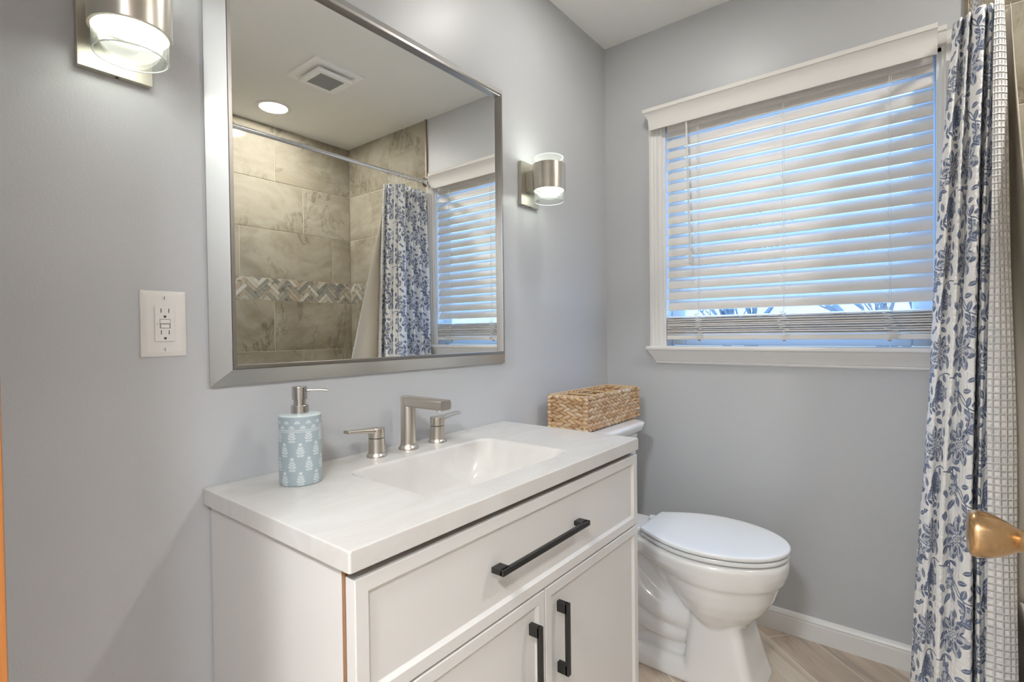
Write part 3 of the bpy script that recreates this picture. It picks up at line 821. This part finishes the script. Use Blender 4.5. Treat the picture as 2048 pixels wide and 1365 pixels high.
# ================================================================== MIRROR
MY0, MY1, MZ0, MZ1 = -1.7067, -0.7631, 1.0367, 1.9736
wm = Thing('wall_mirror', 'large rectangular wall mirror in a sloped silver frame above the sink', 'mirror', (0.0, (MY0+MY1)/2, MZ0))
bm = NB()
def mrect(x, i): return [V(x, MY0+i, MZ0+i), V(x, MY1-i, MZ0+i), V(x, MY1-i, MZ1-i), V(x, MY0+i, MZ1-i)]
loft(bm, [mrect(0.001, 0.002), mrect(0.006, 0.0), mrect(0.0085, 0.0005), mrect(0.0345, 0.0335)], True, False)
fr = wm.part('frame', bm, M['frame_silver'], smooth=20)
bm = NB()
loft(bm, [mrect(0.0335, 0.0338), mrect(0.0362, 0.0345), mrect(0.0362, 0.0415), mrect(0.0345, 0.0425), mrect(0.0215, 0.0430)], False, False)
wm.part('frame_lip', bm, M['frame_lip'], fr, smooth=20)
bm = NB(); r_ = mrect(0.0215, 0.0425); r2 = mrect(0.0225, 0.0432); 
loft(bm, [mrect(0.016, 0.040), mrect(0.022, 0.040)]); wm.part('glass', bm, M['mirror'], smooth=None)

# ================================================================== SCONCES
def sconce(cy, label):
    s = Thing('wall_sconce', label, 'wall light', (0.0, cy, 1.602), 'brushed nickel sconces beside the mirror')
    bm = NB(); box(bm, (0.0005, cy-0.0545, 1.602), (0.016, cy+0.0545, 1.758), 0.0012); bp = s.part('back_plate', bm, M['plate_nickel'])
    bm = NB(); lathe(bm, (0.010, cy+0.002, 1.6035), [(0.0022, -0.003), (0.0030, -0.0015), (0.0030, 0.001)], 10); s.part('set_screw', bm, M['dark_slot'], bp)
    bm = NB(); box(bm, (0.016, cy-0.031, 1.652), (0.052, cy+0.031, 1.722), 0.002); s.part('arm', bm, M['plate_nickel'])
    cx = 0.098; z0, z1 = 1.645, 1.737; R = 0.0585
    bm = NB(); lathe(bm, (cx, cy, z0), [(0.0535, 0.0), (R-0.0006, 0.0), (R, 0.0008), (R, z1-z0-0.0008), (R-0.0006, z1-z0), (0.0535, z1-z0), (0.0535, z1-z0-0.004), (0.050, z1-z0-0.004)], 64, cap0=False, cap1=False)
    sh = s.part('shade', bm, M['nickel_v'], smooth=35)
    bm = NB(); lathe(bm, (cx, cy, z0), [(0.0535, 0.0), (0.0535, 0.012), (0.0, 0.012)], 48, cap0=False, cap1=True); s.part('shade_lining', bm, M['white_plastic'], sh, smooth=35)
    bm = NB(); lathe(bm, (cx, cy, z0+0.0085), [(0.0, 0.0), (0.0435, 0.0), (0.0445, 0.0012), (0.0445, 0.003)], 48); s.part('lower_diffuser', bm, M['led_dn'], smooth=35)
    bm = NB(); lathe(bm, (cx, cy, z1-0.0115), [(0.0445, 0.0), (0.0445, 0.002), (0.0435, 0.003), (0.0, 0.003)], 48); s.part('upper_diffuser', bm, M['led_up'], smooth=35)
    for za, zb in ((1.6065, z0+0.010), (z1-0.010, 1.7625)):
        bm = NB()
        lathe(bm, (cx, cy, za), [(0.0495, 0.0008), (0.0503, 0.0), (0.0522, 0.0), (0.0530, 0.0008), (0.0530, zb-za), (0.0495, zb-za), (0.0495, 0.0008)], 64, cap0=False, cap1=False)
        bmesh.ops.remove_doubles(bm, verts=bm.verts, dist=1e-6)
        gr = s.part('glass_rim', bm, M['ring_glass'], smooth=45)
        bm = NB(); ze = za if za < z0 else zb
        tube(bm, [V(cx + 0.0512*math.cos(2*PI*k/64), cy + 0.0512*math.sin(2*PI*k/64), ze) for k in range(64)], 0.0011, 8, closed=True)
        s.part('rim_glow_ring', bm, M['rim_glow'], gr, smooth=60)
    return s
sconce(-0.613, 'brushed nickel sconce with clear glass rims between mirror and window')
sconce(-1.851, 'brushed nickel sconce above the outlet, cut off by the top edge')

# ================================================================== OUTLET
oy0, oy1, oz0, oz1 = -1.8208, -1.7449, 1.1021, 1.2266
oc, ozc = (oy0+oy1)/2, (oz0+oz1)/2
ou = Thing('power_outlet', 'white double socket outlet with test buttons on grey wall', 'outlet', (0, oc, oz0))
bm = NB()
def orect(x, i): return [V(x, oy0+i, oz0+i), V(x, oy1-i, oz0+i), V(x, oy1-i, oz1-i), V(x, oy0+i, oz1-i)]
loft(bm, [orect(0.0003, 0), orect(0.0018, 0), orect(0.0026, 0.0007), orect(0.0060, 0.0085), orect(0.0064, 0.011)])
cp = ou.part('cover_plate', bm, M['white_plastic'], smooth=25)
for zs in (oz1-0.0135, oz0+0.0135):
    bm = NB(); lathe(bm, (0.0062, oc, zs), [(0.0034, 0), (0.0032, 0.0010), (0.0, 0.0016)], 16, V(1,0,0)); sc_ = ou.part('cover_screw', bm, M['white_plastic'])
    bm = NB(); box(bm, (0.0072, oc-0.0004, zs-0.003), (0.0080, oc+0.0004, zs+0.003)); ou.part('screw_slot', bm, M['dark_slot'], sc_)
bm = NB(); box(bm, (0.0060, oc-0.0166, ozc-0.0335), (0.0092, oc+0.0166, ozc+0.0335), 0.0014); rc = ou.part('receptacle', bm, M['white_plastic'])
bm = NB(); box(bm, (0.0088, oc-0.0089, ozc-0.0090), (0.00945, oc+0.0089, ozc+0.0085)); ou.part('button_well', bm, M['grille_grey'], rc)
for k, (zz0, zz1) in enumerate(((0.0005, 0.0075), (-0.0080, -0.0015))):
    bm = NB(); box(bm, (0.0088, oc-0.0080+k*0.001, ozc+zz0), (0.0103, oc+0.0080-k*0.001, ozc+zz1), 0.0006); ou.part('test_button', bm, M['white_plastic'], rc)
for zc_ in (0.0245, -0.0165):
    for dy in (-0.0064, 0.0064):
        bm = NB(); box(bm, (0.0088, oc+dy-0.0007, ozc+zc_-0.004), (0.0094, oc+dy+0.0007, ozc+zc_+0.004)); ou.part('blade_slot', bm, M['dark_slot'], rc)
    bm = NB(); lathe(bm, (0.0088, oc-0.0001, ozc+zc_-0.0112), [(0.0024, 0), (0.0024, 0.0007)], 14, V(1,0,0))
    ou.part('ground_hole', bm, M['dark_slot'], rc)
bm = NB(); lathe(bm, (0.0088, oc-0.0125, ozc-0.0008), [(0.0011, 0), (0.0009, 0.0009)], 10, V(1,0,0)); ou.part('indicator_light', bm, M['red_led'], rc, label='tiny red indicator light')

# ================================================================== TOILET
TY = -0.388
to = Thing('toilet', 'white two-piece toilet with closed lid beside the vanity', 'toilet', (0.45, TY, 0))
def egg(xb, xf, w, z, sq=2.2, n=56, wb=None, blunt=0.35):
    """outline blunt at the back, elongated at the front"""
    out = []
    xm = xb + (xf-xb)*blunt
    for i in range(n):
        a = 2*PI*i/n; c, s = math.cos(a), math.sin(a)
        if c >= 0: x = xm + (xf-xm)*abs(c)**(2/sq); y = w*math.copysign(abs(s)**(2/sq), s)
        else:
            k = 3.2; x = xm - (xm-xb)*abs(c)**(2/k); y = w*math.copysign(abs(s)**(2/k), s)
            if wb is not None:
                f = abs(c)**(2/k); y *= 1 - (1 - wb/w)*f
        out.append(V(x, TY + y, z))
    return out
def lid_outline(i, z, xb=0.372, xf=0.823, w=0.177, wb=0.100, xm=0.585, rc=0.012):
    xb, xf, w, wb = xb+i, xf-i, w-i, wb-i*0.7
    h = []
    for k in range(25):
        a = PI/2*k/24; h.append((xm + (xf-xm)*math.cos(a), w*math.sin(a)))
    for k in range(1, 17):
        t_ = k/16; h.append((xm + (xb+rc-xm)*t_, w - (w-wb)*t_**1.9))
    h += [(xb+rc*0.35, wb-rc*0.15), (xb, wb-rc*0.9), (xb, wb*0.5)]
    pts = [V(x, TY+y, z) for x, y in h] + [V(x, TY-y, z) for x, y in reversed(h[1:])]
    return pts
bm = NB()
def rim(z, i=0.0, xb=0.36): return lid_outline(i, z, xb, 0.818, 0.178, 0.112, 0.585, 0.03)
def bwl(z, xb, xf, w, wb): return lid_outline(0.0, z, xb, xf, w, wb, xb + (xf-xb)*0.52, 0.04)
loft(bm, [rim(0.426, 0.012), rim(0.422, 0.002), rim(0.412, -0.002), rim(0.385, 0.0), bwl(0.352, 0.385, 0.806, 0.171, 0.088), bwl(0.345, 0.395, 0.795, 0.164, 0.080),
          bwl(0.325, 0.405, 0.790, 0.163, 0.076), bwl(0.290, 0.422, 0.778, 0.157, 0.072), bwl(0.255, 0.448, 0.757, 0.145, 0.066), bwl(0.225, 0.478, 0.730, 0.128, 0.06), bwl(0.200, 0.505, 0.708, 0.108, 0.06), bwl(0.18, 0.53, 0.69, 0.09, 0.06)])
# pedestal front
def ped(x0, x1, w, z, r=0.045): return rrect(x0, x1, TY-w, TY+w, r, z, 8)
loft(bm, [ped(0.54, 0.695, 0.098, 0.225, 0.03), ped(0.535, 0.703, 0.101, 0.18, 0.03), ped(0.53, 0.715, 0.106, 0.13, 0.03), ped(0.522, 0.735, 0.114, 0.06, 0.035), ped(0.515, 0.752, 0.122, 0.015, 0.04), ped(0.515, 0.755, 0.124, 0.0, 0.04)])
# narrow rear body and base plinth
loft(bm, [ped(0.21, 0.60, 0.060, 0.36, 0.03), ped(0.21, 0.60, 0.058, 0.10, 0.03), ped(0.21, 0.60, 0.075, 0.05, 0.03)])
loft(bm, [ped(0.215, 0.60, 0.095, 0.06, 0.03), ped(0.20, 0.62, 0.118, 0.035, 0.04), ped(0.195, 0.62, 0.124, 0.0, 0.04)])
for sg in (-1, 1):
    tube(bm, smooth_path([V(0.245, TY+sg*0.045, 0.37), V(0.315, TY+sg*0.050, 0.27), V(0.42, TY+sg*0.048, 0.195), V(0.54, TY+sg*0.04, 0.18)], 8), 0.050, 20)
    tube(bm, smooth_path([V(0.215, TY+sg*0.045, 0.31), V(0.265, TY+sg*0.052, 0.215), V(0.36, TY+sg*0.050, 0.145), V(0.47, TY+sg*0.040, 0.125), V(0.545, TY+sg*0.03, 0.135)], 8), 0.046, 20)
    tube(bm, smooth_path([V(0.20, TY+sg*0.052, 0.13), V(0.32, TY+sg*0.054, 0.105), V(0.40, TY+sg*0.05, 0.105)], 8), [0.050]*8 + [0.045, 0.040, 0.034, 0.029, 0.025, 0.022, 0.021, 0.02, 0.02][:9], 18)
    ellipsoid(bm, (0.36, TY+sg*0.100, 0.050), V(0.016,0,0), V(0,0.016,0), V(0,0,0.016), 16, 8)
# tank deck
loft(bm, [rrect(0.05, 0.33, TY-0.09, TY+0.09, 0.04, 0.34, 8), rrect(0.05, 0.40, TY-0.118, TY+0.118, 0.04, 0.385, 8), rrect(0.05, 0.42, TY-0.120, TY+0.120, 0.04, 0.424, 8), rrect(0.055, 0.415, TY-0.114, TY+0.114, 0.04, 0.429, 8)])
bo_ = to.part('bowl', bm, M['porcelain'], smooth=60)
rm = bo_.modifiers.new('blend', 'REMESH'); rm.mode = 'VOXEL'; rm.voxel_size = 0.0048; rm.use_smooth_shade = True
sm = bo_.modifiers.new('soften', 'SMOOTH'); sm.factor = 0.5; sm.iterations = 5
def lid_rings(zs): return [lid_outline(i, z) for z, i in zs]
bm = NB(); loft(bm, lid_rings([(0.429, 0.012), (0.430, 0.006), (0.434, 0.003), (0.441, 0.003), (0.444, 0.006)])); to.part('seat', bm, M['seat_plastic'], smooth=45)
bm = NB(); loft(bm, lid_rings([(0.4465, 0.010), (0.4475, 0.004), (0.4515, 0.0), (0.4580, 0.0), (0.4615, 0.0025), (0.4630, 0.007), (0.4636, 0.03)])); to.part('seat_lid', bm, M['seat_plastic'], smooth=45)
for sg in (-1, 1):
    bm = NB(); lathe(bm, (0.352, TY+sg*0.070, 0.430), [(0.016, 0), (0.016, 0.012), (0.012, 0.018), (0.0, 0.020)], 20); to.part('hinge_cap', bm, M['seat_plastic'])
bm = NB(); loft(bm, [rrect(0.045, 0.205, TY-0.185, TY+0.185, 0.05, 0.432, 8), rrect(0.030, 0.225, TY-0.205, TY+0.205, 0.05, 0.50, 8), rrect(0.022, 0.240, TY-0.225, TY+0.225, 0.05, 0.730, 8)])
tk = to.part('tank', bm, M['porcelain'], smooth=50)
bm = NB(); loft(bm, [rrect(0.020, 0.245, TY-0.232, TY+0.232, 0.05, 0.7305, 8), rrect(0.014, 0.258, TY-0.240, TY+0.240, 0.06, 0.742, 8), rrect(0.010, 0.265, TY-0.247, TY+0.247, 0.065, 0.760, 8), rrect(0.010, 0.266, TY-0.247, TY+0.247, 0.065, 0.768, 8), rrect(0.014, 0.261, TY-0.243, TY+0.243, 0.063, 0.7735, 8), rrect(0.030, 0.245, TY-0.225, TY+0.225, 0.055, 0.7755, 8)])
to.part('tank_lid', bm, M['porcelain'], tk, smooth=50)
bm = NB(); lathe(bm, (0.238, TY-0.165, 0.690), [(0.014, 0), (0.014, 0.010), (0.010, 0.014)], 20, V(1,0,0)); tube(bm, [V(0.25, TY-0.165, 0.690), V(0.262, TY-0.14, 0.688), V(0.262, TY-0.09, 0.680)], 0.006, 10); to.part('flush_lever', bm, M['chrome'], tk)

# ================================================================== BASKET
bx0, bx1, by0, by1, bz0, bz1 = 0.046, 0.208, -0.560, -0.118, 0.7785, 0.906
bk = Thing('storage_basket', 'woven tan hyacinth basket sitting on the toilet tank', 'basket', ((bx0+bx1)/2, (by0+by1)/2, bz0))
bm = NB(); bm.loops.layers.float_color.new('piece')
rb = random.Random(11)
rows = 9; rh = (bz1-bz0-0.004)/rows
sides = [(V(bx1, by0, 0), V(0, 1, 0), by1-by0, V(1, 0, 0)), (V(bx1, by1, 0), V(-1, 0, 0), bx1-bx0, V(0, 1, 0)), (V(bx0, by1, 0), V(0, -1, 0), by1-by0, V(-1, 0, 0)), (V(bx0, by0, 0), V(1, 0, 0), bx1-bx0, V(0, -1, 0))]
cols = [(0.66,0.43,0.23), (0.72,0.52,0.32), (0.55,0.34,0.17), (0.74,0.56,0.38), (0.62,0.42,0.25), (0.50,0.30,0.15)]
for (p0, d, L, nrm) in sides:
    for r in range(rows):
        z = bz0 + 0.002 + rh*(r+0.5); stp = 0.0290; k0 = int(L/stp)
        tz = 0.30 if r % 2 else -0.30
        for k in range(k0+1):
            s_ = min(max((k + 0.5*(r % 2))*L/k0 + rb.uniform(-.003, .003), 0.004), L-0.004)
            hl = 0.0225*rb.uniform(0.9, 1.1)
            if s_ < 0.014 or s_ > L-0.014: hl = 0.012
            tt = tz*rb.uniform(0.75, 1.25)
            ex = (d*math.cos(tt) + V(0,0,1)*math.sin(tt)); ez = (V(0,0,1)*math.cos(tt) - d*math.sin(tt))
            n0 = len(bm.faces)
            ellipsoid(bm, p0 + d*s_ + V(0,0,z) - nrm*(0.0055 + rb.uniform(0, .0012)), ex*hl, ez*rh*0.58, nrm*0.0068, 8, 6)
            color_islands(bm, n0, rb.choice(cols))
bk.part('weave', bm, M['weave'], smooth=80)
bm = NB()
i_ = 0.006
for zr in (bz1+0.001,):
    cs = [V(bx0+i_, by0+i_, zr), V(bx1-i_, by0+i_, zr), V(bx1-i_, by1-i_, zr), V(bx0+i_, by1-i_, zr)]
    for a, b in zip(cs, cs[1:]+cs[:1]): tube(bm, [a, b], 0.0030, 8)
bk.part('rim', bm, M['cane'])
for f_ in (0.30, 0.56):
    y = by0 + (by1-by0)*f_; bm = NB()
    tube(bm, [V(bx0+0.008, y, bz1-0.006), V(bx1-0.008, y, bz1-0.006)], 0.0028, 8)
    bk.part('divider_bar', bm, M['cane'])
rb2 = random.Random(4)
for (p0, d, L, nrm) in sides:                 # white wire showing between the lashings of the rim
    s_ = 0.012
    while s_ < L - 0.02:
        l_ = rb2.uniform(0.012, 0.026)
        if rb2.random() < 0.55:
            bm = NB(); tube(bm, [p0 - nrm*0.0058 + d*s_ + V(0,0,bz1-0.004), p0 - nrm*0.0058 + d*(s_+l_) + V(0,0,bz1-0.004)], 0.0042, 8)
            bk.part('rim_wire', bm, M['wire_white'], label='white metal wire at the rim')
        s_ += l_ + rb2.uniform(0.004, 0.02)
bm = NB(); box(bm, (bx0+0.008, by0+0.008, bz0+0.0005), (bx1-0.008, by1-0.008, bz0+0.006)); bk.part('base', bm, M['cane'])

# ================================================================== SHOWER CURTAIN, ROD, LINER
RX, RZ = 1.262, 2.062
rod = Thing('curtain_rod', 'brushed metal shower curtain rod running above the tub', 'curtain rod', (RX, -1.0, RZ))
bm = NB(); tube(bm, [V(RX, YF+0.012, RZ), V(RX, -1.13, RZ)], 0.0125, 20); tube(bm, [V(RX, -1.14, RZ), V(RX, -0.012, RZ)], 0.0105, 20); tube(bm, [V(RX, -1.14, RZ), V(RX, -1.12, RZ)], 0.0135, 20); rod.part('rail', bm, M['chrome'], smooth=40)
for y, s_ in ((-0.0105, -1), (YF+0.0115, 1)):
    bm = NB(); lathe(bm, (RX, y, RZ), [(0.026, 0), (0.026, 0.004), (0.020, 0.010), (0.0145, 0.022)], 28, V(0, s_, 0)); rod.part('flange', bm, M['chrome'], smooth=40)

def resample_path(ctrl, n):
    p = smooth_path([V(x, y, 0) for x, y in ctrl], 12)
    s = [0.0]
    for a, b in zip(p, p[1:]): s.append(s[-1] + (b-a).length)
    return p, s
def hang(ctrl_top, ctrl_bot, z0, z1, ncol_per, nrow, ease, uv_off=0.0):
    """cloth hung between two plan paths; u is cloth width, v is height"""
    bm = NB(); uvl = bm.loops.layers.uv.new('UVMap')
    pt = smooth_path([V(x, y, 0) for x, y in ctrl_top], ncol_per); pb = smooth_path([V(x, y, 0) for x, y in ctrl_bot], ncol_per)
    m = len(pt); us = [0.0]
    for i in range(1, m): us.append(us[-1] + ((pt[i]-pt[i-1]).length*0.4 + (pb[i]-pb[i-1]).length*0.6)*1.12)
    g = []
    for j in range(nrow+1):
        t = j/nrow; z = z1 + (z0-z1)*t; k = ease(t)
        row = []
        for i in range(m):
            q = pt[i].lerp(pb[i], k)
            wob = 0.0022*math.sin(us[i]*37 + z*3.1) + 0.0016*math.sin(us[i]*61 - z*7.3)
            row.append((bm.verts.new((q.x + wob, q.y + wob*0.6, z)), us[i] + uv_off, z))
        g.append(row)
    for j in range(nrow):
        for i in range(m-1):
            q = (g[j][i], g[j][i+1], g[j+1][i+1], g[j+1][i])
            f = face(bm, [a[0] for a in q])
            for l, a in zip(f.loops, q): l[uvl].uv = (a[1], a[2])
    return bm, pt
ct = [(1.246,-.020), (1.219,-.045), (1.283,-.072), (1.217,-.098), (1.285,-.126), (1.216,-.154), (1.285,-.180), (1.213,-.206), (1.221,-.246), (1.229,-.228), (1.238,-.262), (1.247,-.240), (1.256,-.274), (1.267,-.276), (1.268,-.215), (1.273,-.215), (1.276,-.276), (1.284,-.268), (1.299,-.262), (1.307,-.275), (1.294,-.292), (1.285,-.292)]
cb = [(1.196,-.030), (1.140,-.075), (1.205,-.105), (1.128,-.140), (1.208,-.180), (1.122,-.215), (1.212,-.250), (1.113,-.290), (1.127,-.346), (1.146,-.324), (1.165,-.362), (1.186,-.338), (1.210,-.370), (1.232,-.372), (1.238,-.285), (1.243,-.285), (1.246,-.368), (1.266,-.352), (1.315,-.345), (1.330,-.362), (1.300,-.384), (1.262,-.386)]
def build_cloth(name, bm, mats, label, cat, thick, base):
    bmesh.ops.translate(bm, verts=bm.verts, vec=-Vector(base))
    me = bpy.data.meshes.new(name); bm.to_mesh(me); bm.free()
    for m_ in mats: me.materials.append(m_)
    me.shade_smooth()
    o = bpy.data.objects.new(name, me); COL.objects.link(o); o.location = base
    so = o.modifiers.new('thickness', 'SOLIDIFY'); so.thickness = thick; so.offset = 0.0
    if len(mats) > 1: so.material_offset = 1
    return o
bm, ptop = hang(ct, cb, 0.035, 1.996, 9, 90, lambda t: t**0.85)
o = build_cloth('shower_curtain', bm, [M['curtain_back'], M['curtain']], '', '', 0.0016, (1.25, -0.2, 0.035))
tag(o, 'white shower curtain with blue floral print gathered beside the window', 'shower curtain')
lt = [(1.298,-.030), (1.306,-.06), (1.296,-.09), (1.307,-.12), (1.297,-.15), (1.309,-.175), (1.316,-.205), (1.319,-.228), (1.322,-.248)]
lb = [(1.262,-.050), (1.300,-.09), (1.252,-.13), (1.300,-.17), (1.264,-.21), (1.305,-.255), (1.356,-.300), (1.362,-.40), (1.352,-.53)]
bm, _ = hang(lt, lb, 0.42, 1.995, 7, 50, lambda t: min(1.0, t*1.35))
o = build_cloth('shower_liner', bm, [M['liner']], '', '', 0.0009, (1.33, -0.2, 0.42))
tag(o, 'plain cream shower liner hanging inside the tub behind the printed curtain', 'shower liner')
# rings
ring_spots = [-0.040, -0.068, -0.097, -0.126, -0.155, -0.184, -0.212, -0.240, -0.262, -0.284]
bm = NB()
pts = [V(RX + 0.0165*math.cos(a), 0, RZ + 0.0155*math.sin(a)) for a in [PI*0.5 + 2*PI*k/20 for k in range(20)]]
tube(bm, pts, 0.0013, 6, closed=True)
tube(bm, smooth_path([V(RX, 0, RZ-0.0155), V(RX+0.001, 0.002, RZ-0.030), V(RX-0.002, 0, RZ-0.052), V(RX-0.012, 0, RZ-0.066)], 5), 0.0011, 6)
for k in range(5):
    a = PI*(0.2 + 0.15*k); ellipsoid(bm, (RX+0.0165*math.cos(a), 0, RZ+0.0155*math.sin(a)), V(.0026,0,0), V(0,.0026,0), V(0,0,.0026), 8, 6)
ring0 = build('curtain_ring', bm, M['chrome'], None, (RX, 0, RZ), 50)
names_ord = ['nearest the window wall', 'second from the window wall', 'third from the window wall', 'fourth from the window wall', 'fifth from the window wall', 'sixth from the window wall', 'seventh from the window wall', 'third from the open end', 'second from the open end', 'at the open end of the curtain']
for i, y in enumerate(ring_spots):
    o = ring0 if i == 0 else ring0.copy()
    if i: COL.objects.link(o)
    o.location = (RX, y, RZ)
    tag(o, 'metal curtain ring on the rod, ' + names_ord[i], 'curtain ring', 'rings on the shower rod')

# tub
tb = Thing('bathtub', 'white bathtub behind the shower curtain', 'bathtub', (1.67, -1.03, 0))
bm = NB(); x0, x1, y0, y1 = 1.345, XR-0.004, YF+0.008, -0.010
def tr(i, z, r=0.06): return rrect(x0+i, x1-i, y0+i, y1-i, r, z, 8)
loft(bm, [rrect(x0+0.02, x1, y0, y1, 0.004, 0.0, 8), rrect(x0+0.012, x1, y0, y1, 0.004, 0.33, 8), rrect(x0, x1, y0, y1, 0.006, 0.345, 8), rrect(x0, x1, y0, y1, 0.008, 0.372, 8), rrect(x0+0.006, x1-0.003, y0+0.003, y1-0.003, 0.008, 0.380, 8), tr(0.07, 0.378, 0.10), tr(0.085, 0.365, 0.12), tr(0.12, 0.15, 0.14), tr(0.16, 0.06, 0.14), tr(0.22, 0.045, 0.10)], False, True)
tb.part('shell', bm, M['tub'], smooth=50)

# ================================================================== CEILING FIXTURES
def recessed(x, y, lens, label):
    r = Thing('recessed_light', label, 'ceiling light', (x, y, H-0.006), 'recessed ceiling lights')
    bm = NB(); lathe(bm, (x, y, H), [(0.092, 0), (0.092, -0.003), (0.084, -0.0065), (0.074, -0.005), (0.072, -0.001)], 48, cap0=True, cap1=False); r.part('trim_ring', bm, M['trim'], smooth=40)
    bm = NB(); lathe(bm, (x, y, H-0.0015), [(0.0725, 0), (0.071, -0.003), (0.0, -0.004)], 48); r.part('lens', bm, lens, smooth=40)
recessed(1.785, -0.672, M['can_a'], 'lit round recessed light above the tub, seen in the mirror')
recessed(0.46, -0.66, M['can_b'], 'lit round recessed light above the vanity, outside the top edge')
fn = Thing('exhaust_fan', 'square white exhaust fan cover on the ceiling, reflected in mirror', 'exhaust fan', (1.232, -0.687, H-0.03))
fx0, fx1, fy0, fy1 = 1.097, 1.367, -0.815, -0.557
fc = ((fx0+fx1)/2, (fy0+fy1)/2)
def fr_(h, z): return [V(fc[0]-h, fc[1]-h, z), V(fc[0]+h, fc[1]-h, z), V(fc[0]+h, fc[1]+h, z), V(fc[0]-h, fc[1]+h, z)]
bm = NB(); loft(bm, [fr_(0.134, H-0.0005), fr_(0.134, H-0.010), fr_(0.130, H-0.013), fr_(0.103, H-0.013), fr_(0.099, H-0.006), fr_(0.02, H-0.006)]); fn.part('frame', bm, M['fan_white'], smooth=20)
bm = NB(); loft(bm, [fr_(0.086, H-0.020), fr_(0.092, H-0.024), fr_(0.092, H-0.034), fr_(0.088, H-0.038), fr_(0.066, H-0.038), fr_(0.063, H-0.034)]); cv = fn.part('cover', bm, M['fan_white'], smooth=20)
for dx, dy in ((-.06, -.06), (.06, -.06), (.06, .06), (-.06, .06)):
    bm = NB(); box(bm, (fc[0]+dx-.006, fc[1]+dy-.006, H-0.022), (fc[0]+dx+.006, fc[1]+dy+.006, H-0.005)); fn.part('spacer', bm, M['trim'])
bm = NB(); loft(bm, [fr_(0.064, H-0.033), fr_(0.064, H-0.0365)])
fn.part('grille', bm, M['grille_grey'], cv, label='grey centre panel')

# ================================================================== DOOR (open into the room) with knob
DXF = 1.240
bm = NB(); box(bm, (DXF, YF+0.004, 0.008), (DXF+0.035, -1.268, 2.03), 0.002)
for z0, z1 in ((0.22, 0.80), (1.02, 1.86)):
    for y0, y1 in ((YF+0.11, -1.70), (-1.62, -1.385)):
        for s_, xx in ((-1, DXF), (1, DXF+0.035)):
            for a, b in (((y0, z0), (y1, z0+0.02)), ((y0, z1-0.02), (y1, z1)), ((y0, z0), (y0+0.02, z1)), ((y1-0.02, z0), (y1, z1))):
                box(bm, (xx-0.006, a[0], a[1]), (xx+0.006, b[0], b[1]), 0.002)
door = struct('door_1', bm, M['trim'])
KY, KZ = -1.334, 0.898
bm = NB()
kp = [(0.031, 0.0), (0.031, 0.002), (0.027, 0.006), (0.0145, 0.009), (0.0118, 0.014), (0.0120, 0.021), (0.0138, 0.026), (0.0190, 0.034), (0.0235, 0.043), (0.0262, 0.052), (0.0270, 0.059), (0.0262, 0.064), (0.0225, 0.067), (0.010, 0.0685), (0.0, 0.0688)]
lathe(bm, (DXF, KY, KZ), kp, 48, V(-1,0,0))
k_ = struct('door_handle', bm, M['brass'], door, smooth=50); k_['label'] = 'brass door knob'

# unseen fill lights, added behind the camera to brighten the vanity and walls
for hx, lab in ((0.85, 'added fill light behind the camera, straight through the doorway'), (1.70, 'added fill light behind the camera, beyond the door hinge')):
    hl = Thing('fill_light', lab, 'ceiling light', (hx, -2.97, H-0.08), 'added fill lights in the hall')
    bm = NB(); lathe(bm, (hx, -2.97, H), [(0.17, 0), (0.17, -0.02), (0.16, -0.025)], 40, cap1=False); hl.part('base', bm, M['nickel'], smooth=40)
    bm = NB(); lathe(bm, (hx, -2.97, H-0.022), [(0.16, 0), (0.155, -0.03), (0.12, -0.055), (0.06, -0.068), (0.0, -0.072)], 40); hl.part('shade', bm, M['fill_lens'], smooth=60)

# ================================================================== OUTSIDE
bm = NB(); box(bm, (-30, 0.6, -0.9), (30, 60, -0.8)); o = struct('ground', bm, M['ground'])
def tree(x, y, h, seed, label):
    rt_ = random.Random(seed); bm = NB()
    def branch(p, d, L, r, lev):
        n = 5; pts = [p]; q = p; dd = d
        for i in range(n):
            dd = (dd + V(rt_.uniform(-.16, .16), rt_.uniform(-.16, .16), rt_.uniform(-.02, .12))).normalized(); q = q + dd*(L/n); pts.append(q)
        tube(bm, pts, [r*(1-0.13*i) for i in range(n+1)], 5 if lev else 7)
        if lev < 4:
            for i in range(4 if lev < 2 else 3):
                a = pts[rt_.randint(2, n)]
                branch(a, (dd + V(rt_.uniform(-.95, .95), rt_.uniform(-.95, .95), rt_.uniform(-.1, .6))).normalized(), L*rt_.uniform(.5, .75), r*0.5, lev+1)
    branch(V(x, y, -0.8), V(0, 0, 1), h*0.45, h*0.028, 0)
    o = build('bare_tree', bm, M['bark'], None, (x, y, -0.8), None)
    return tag(o, label, 'tree', 'bare trees outside the window')
tree(-1.3, 9.0, 5.2, 1, 'bare winter tree outside, left side of the gap under the slats')
tree(-3.4, 13.5, 6.5, 2, 'bare winter tree outside, furthest left behind the blind')
tree(0.9, 8.0, 4.6, 5, 'bare winter tree outside, middle of the gap under the slats')
tree(2.2, 12.0, 6.0, 8, 'bare winter tree outside, right side of the gap under the slats')
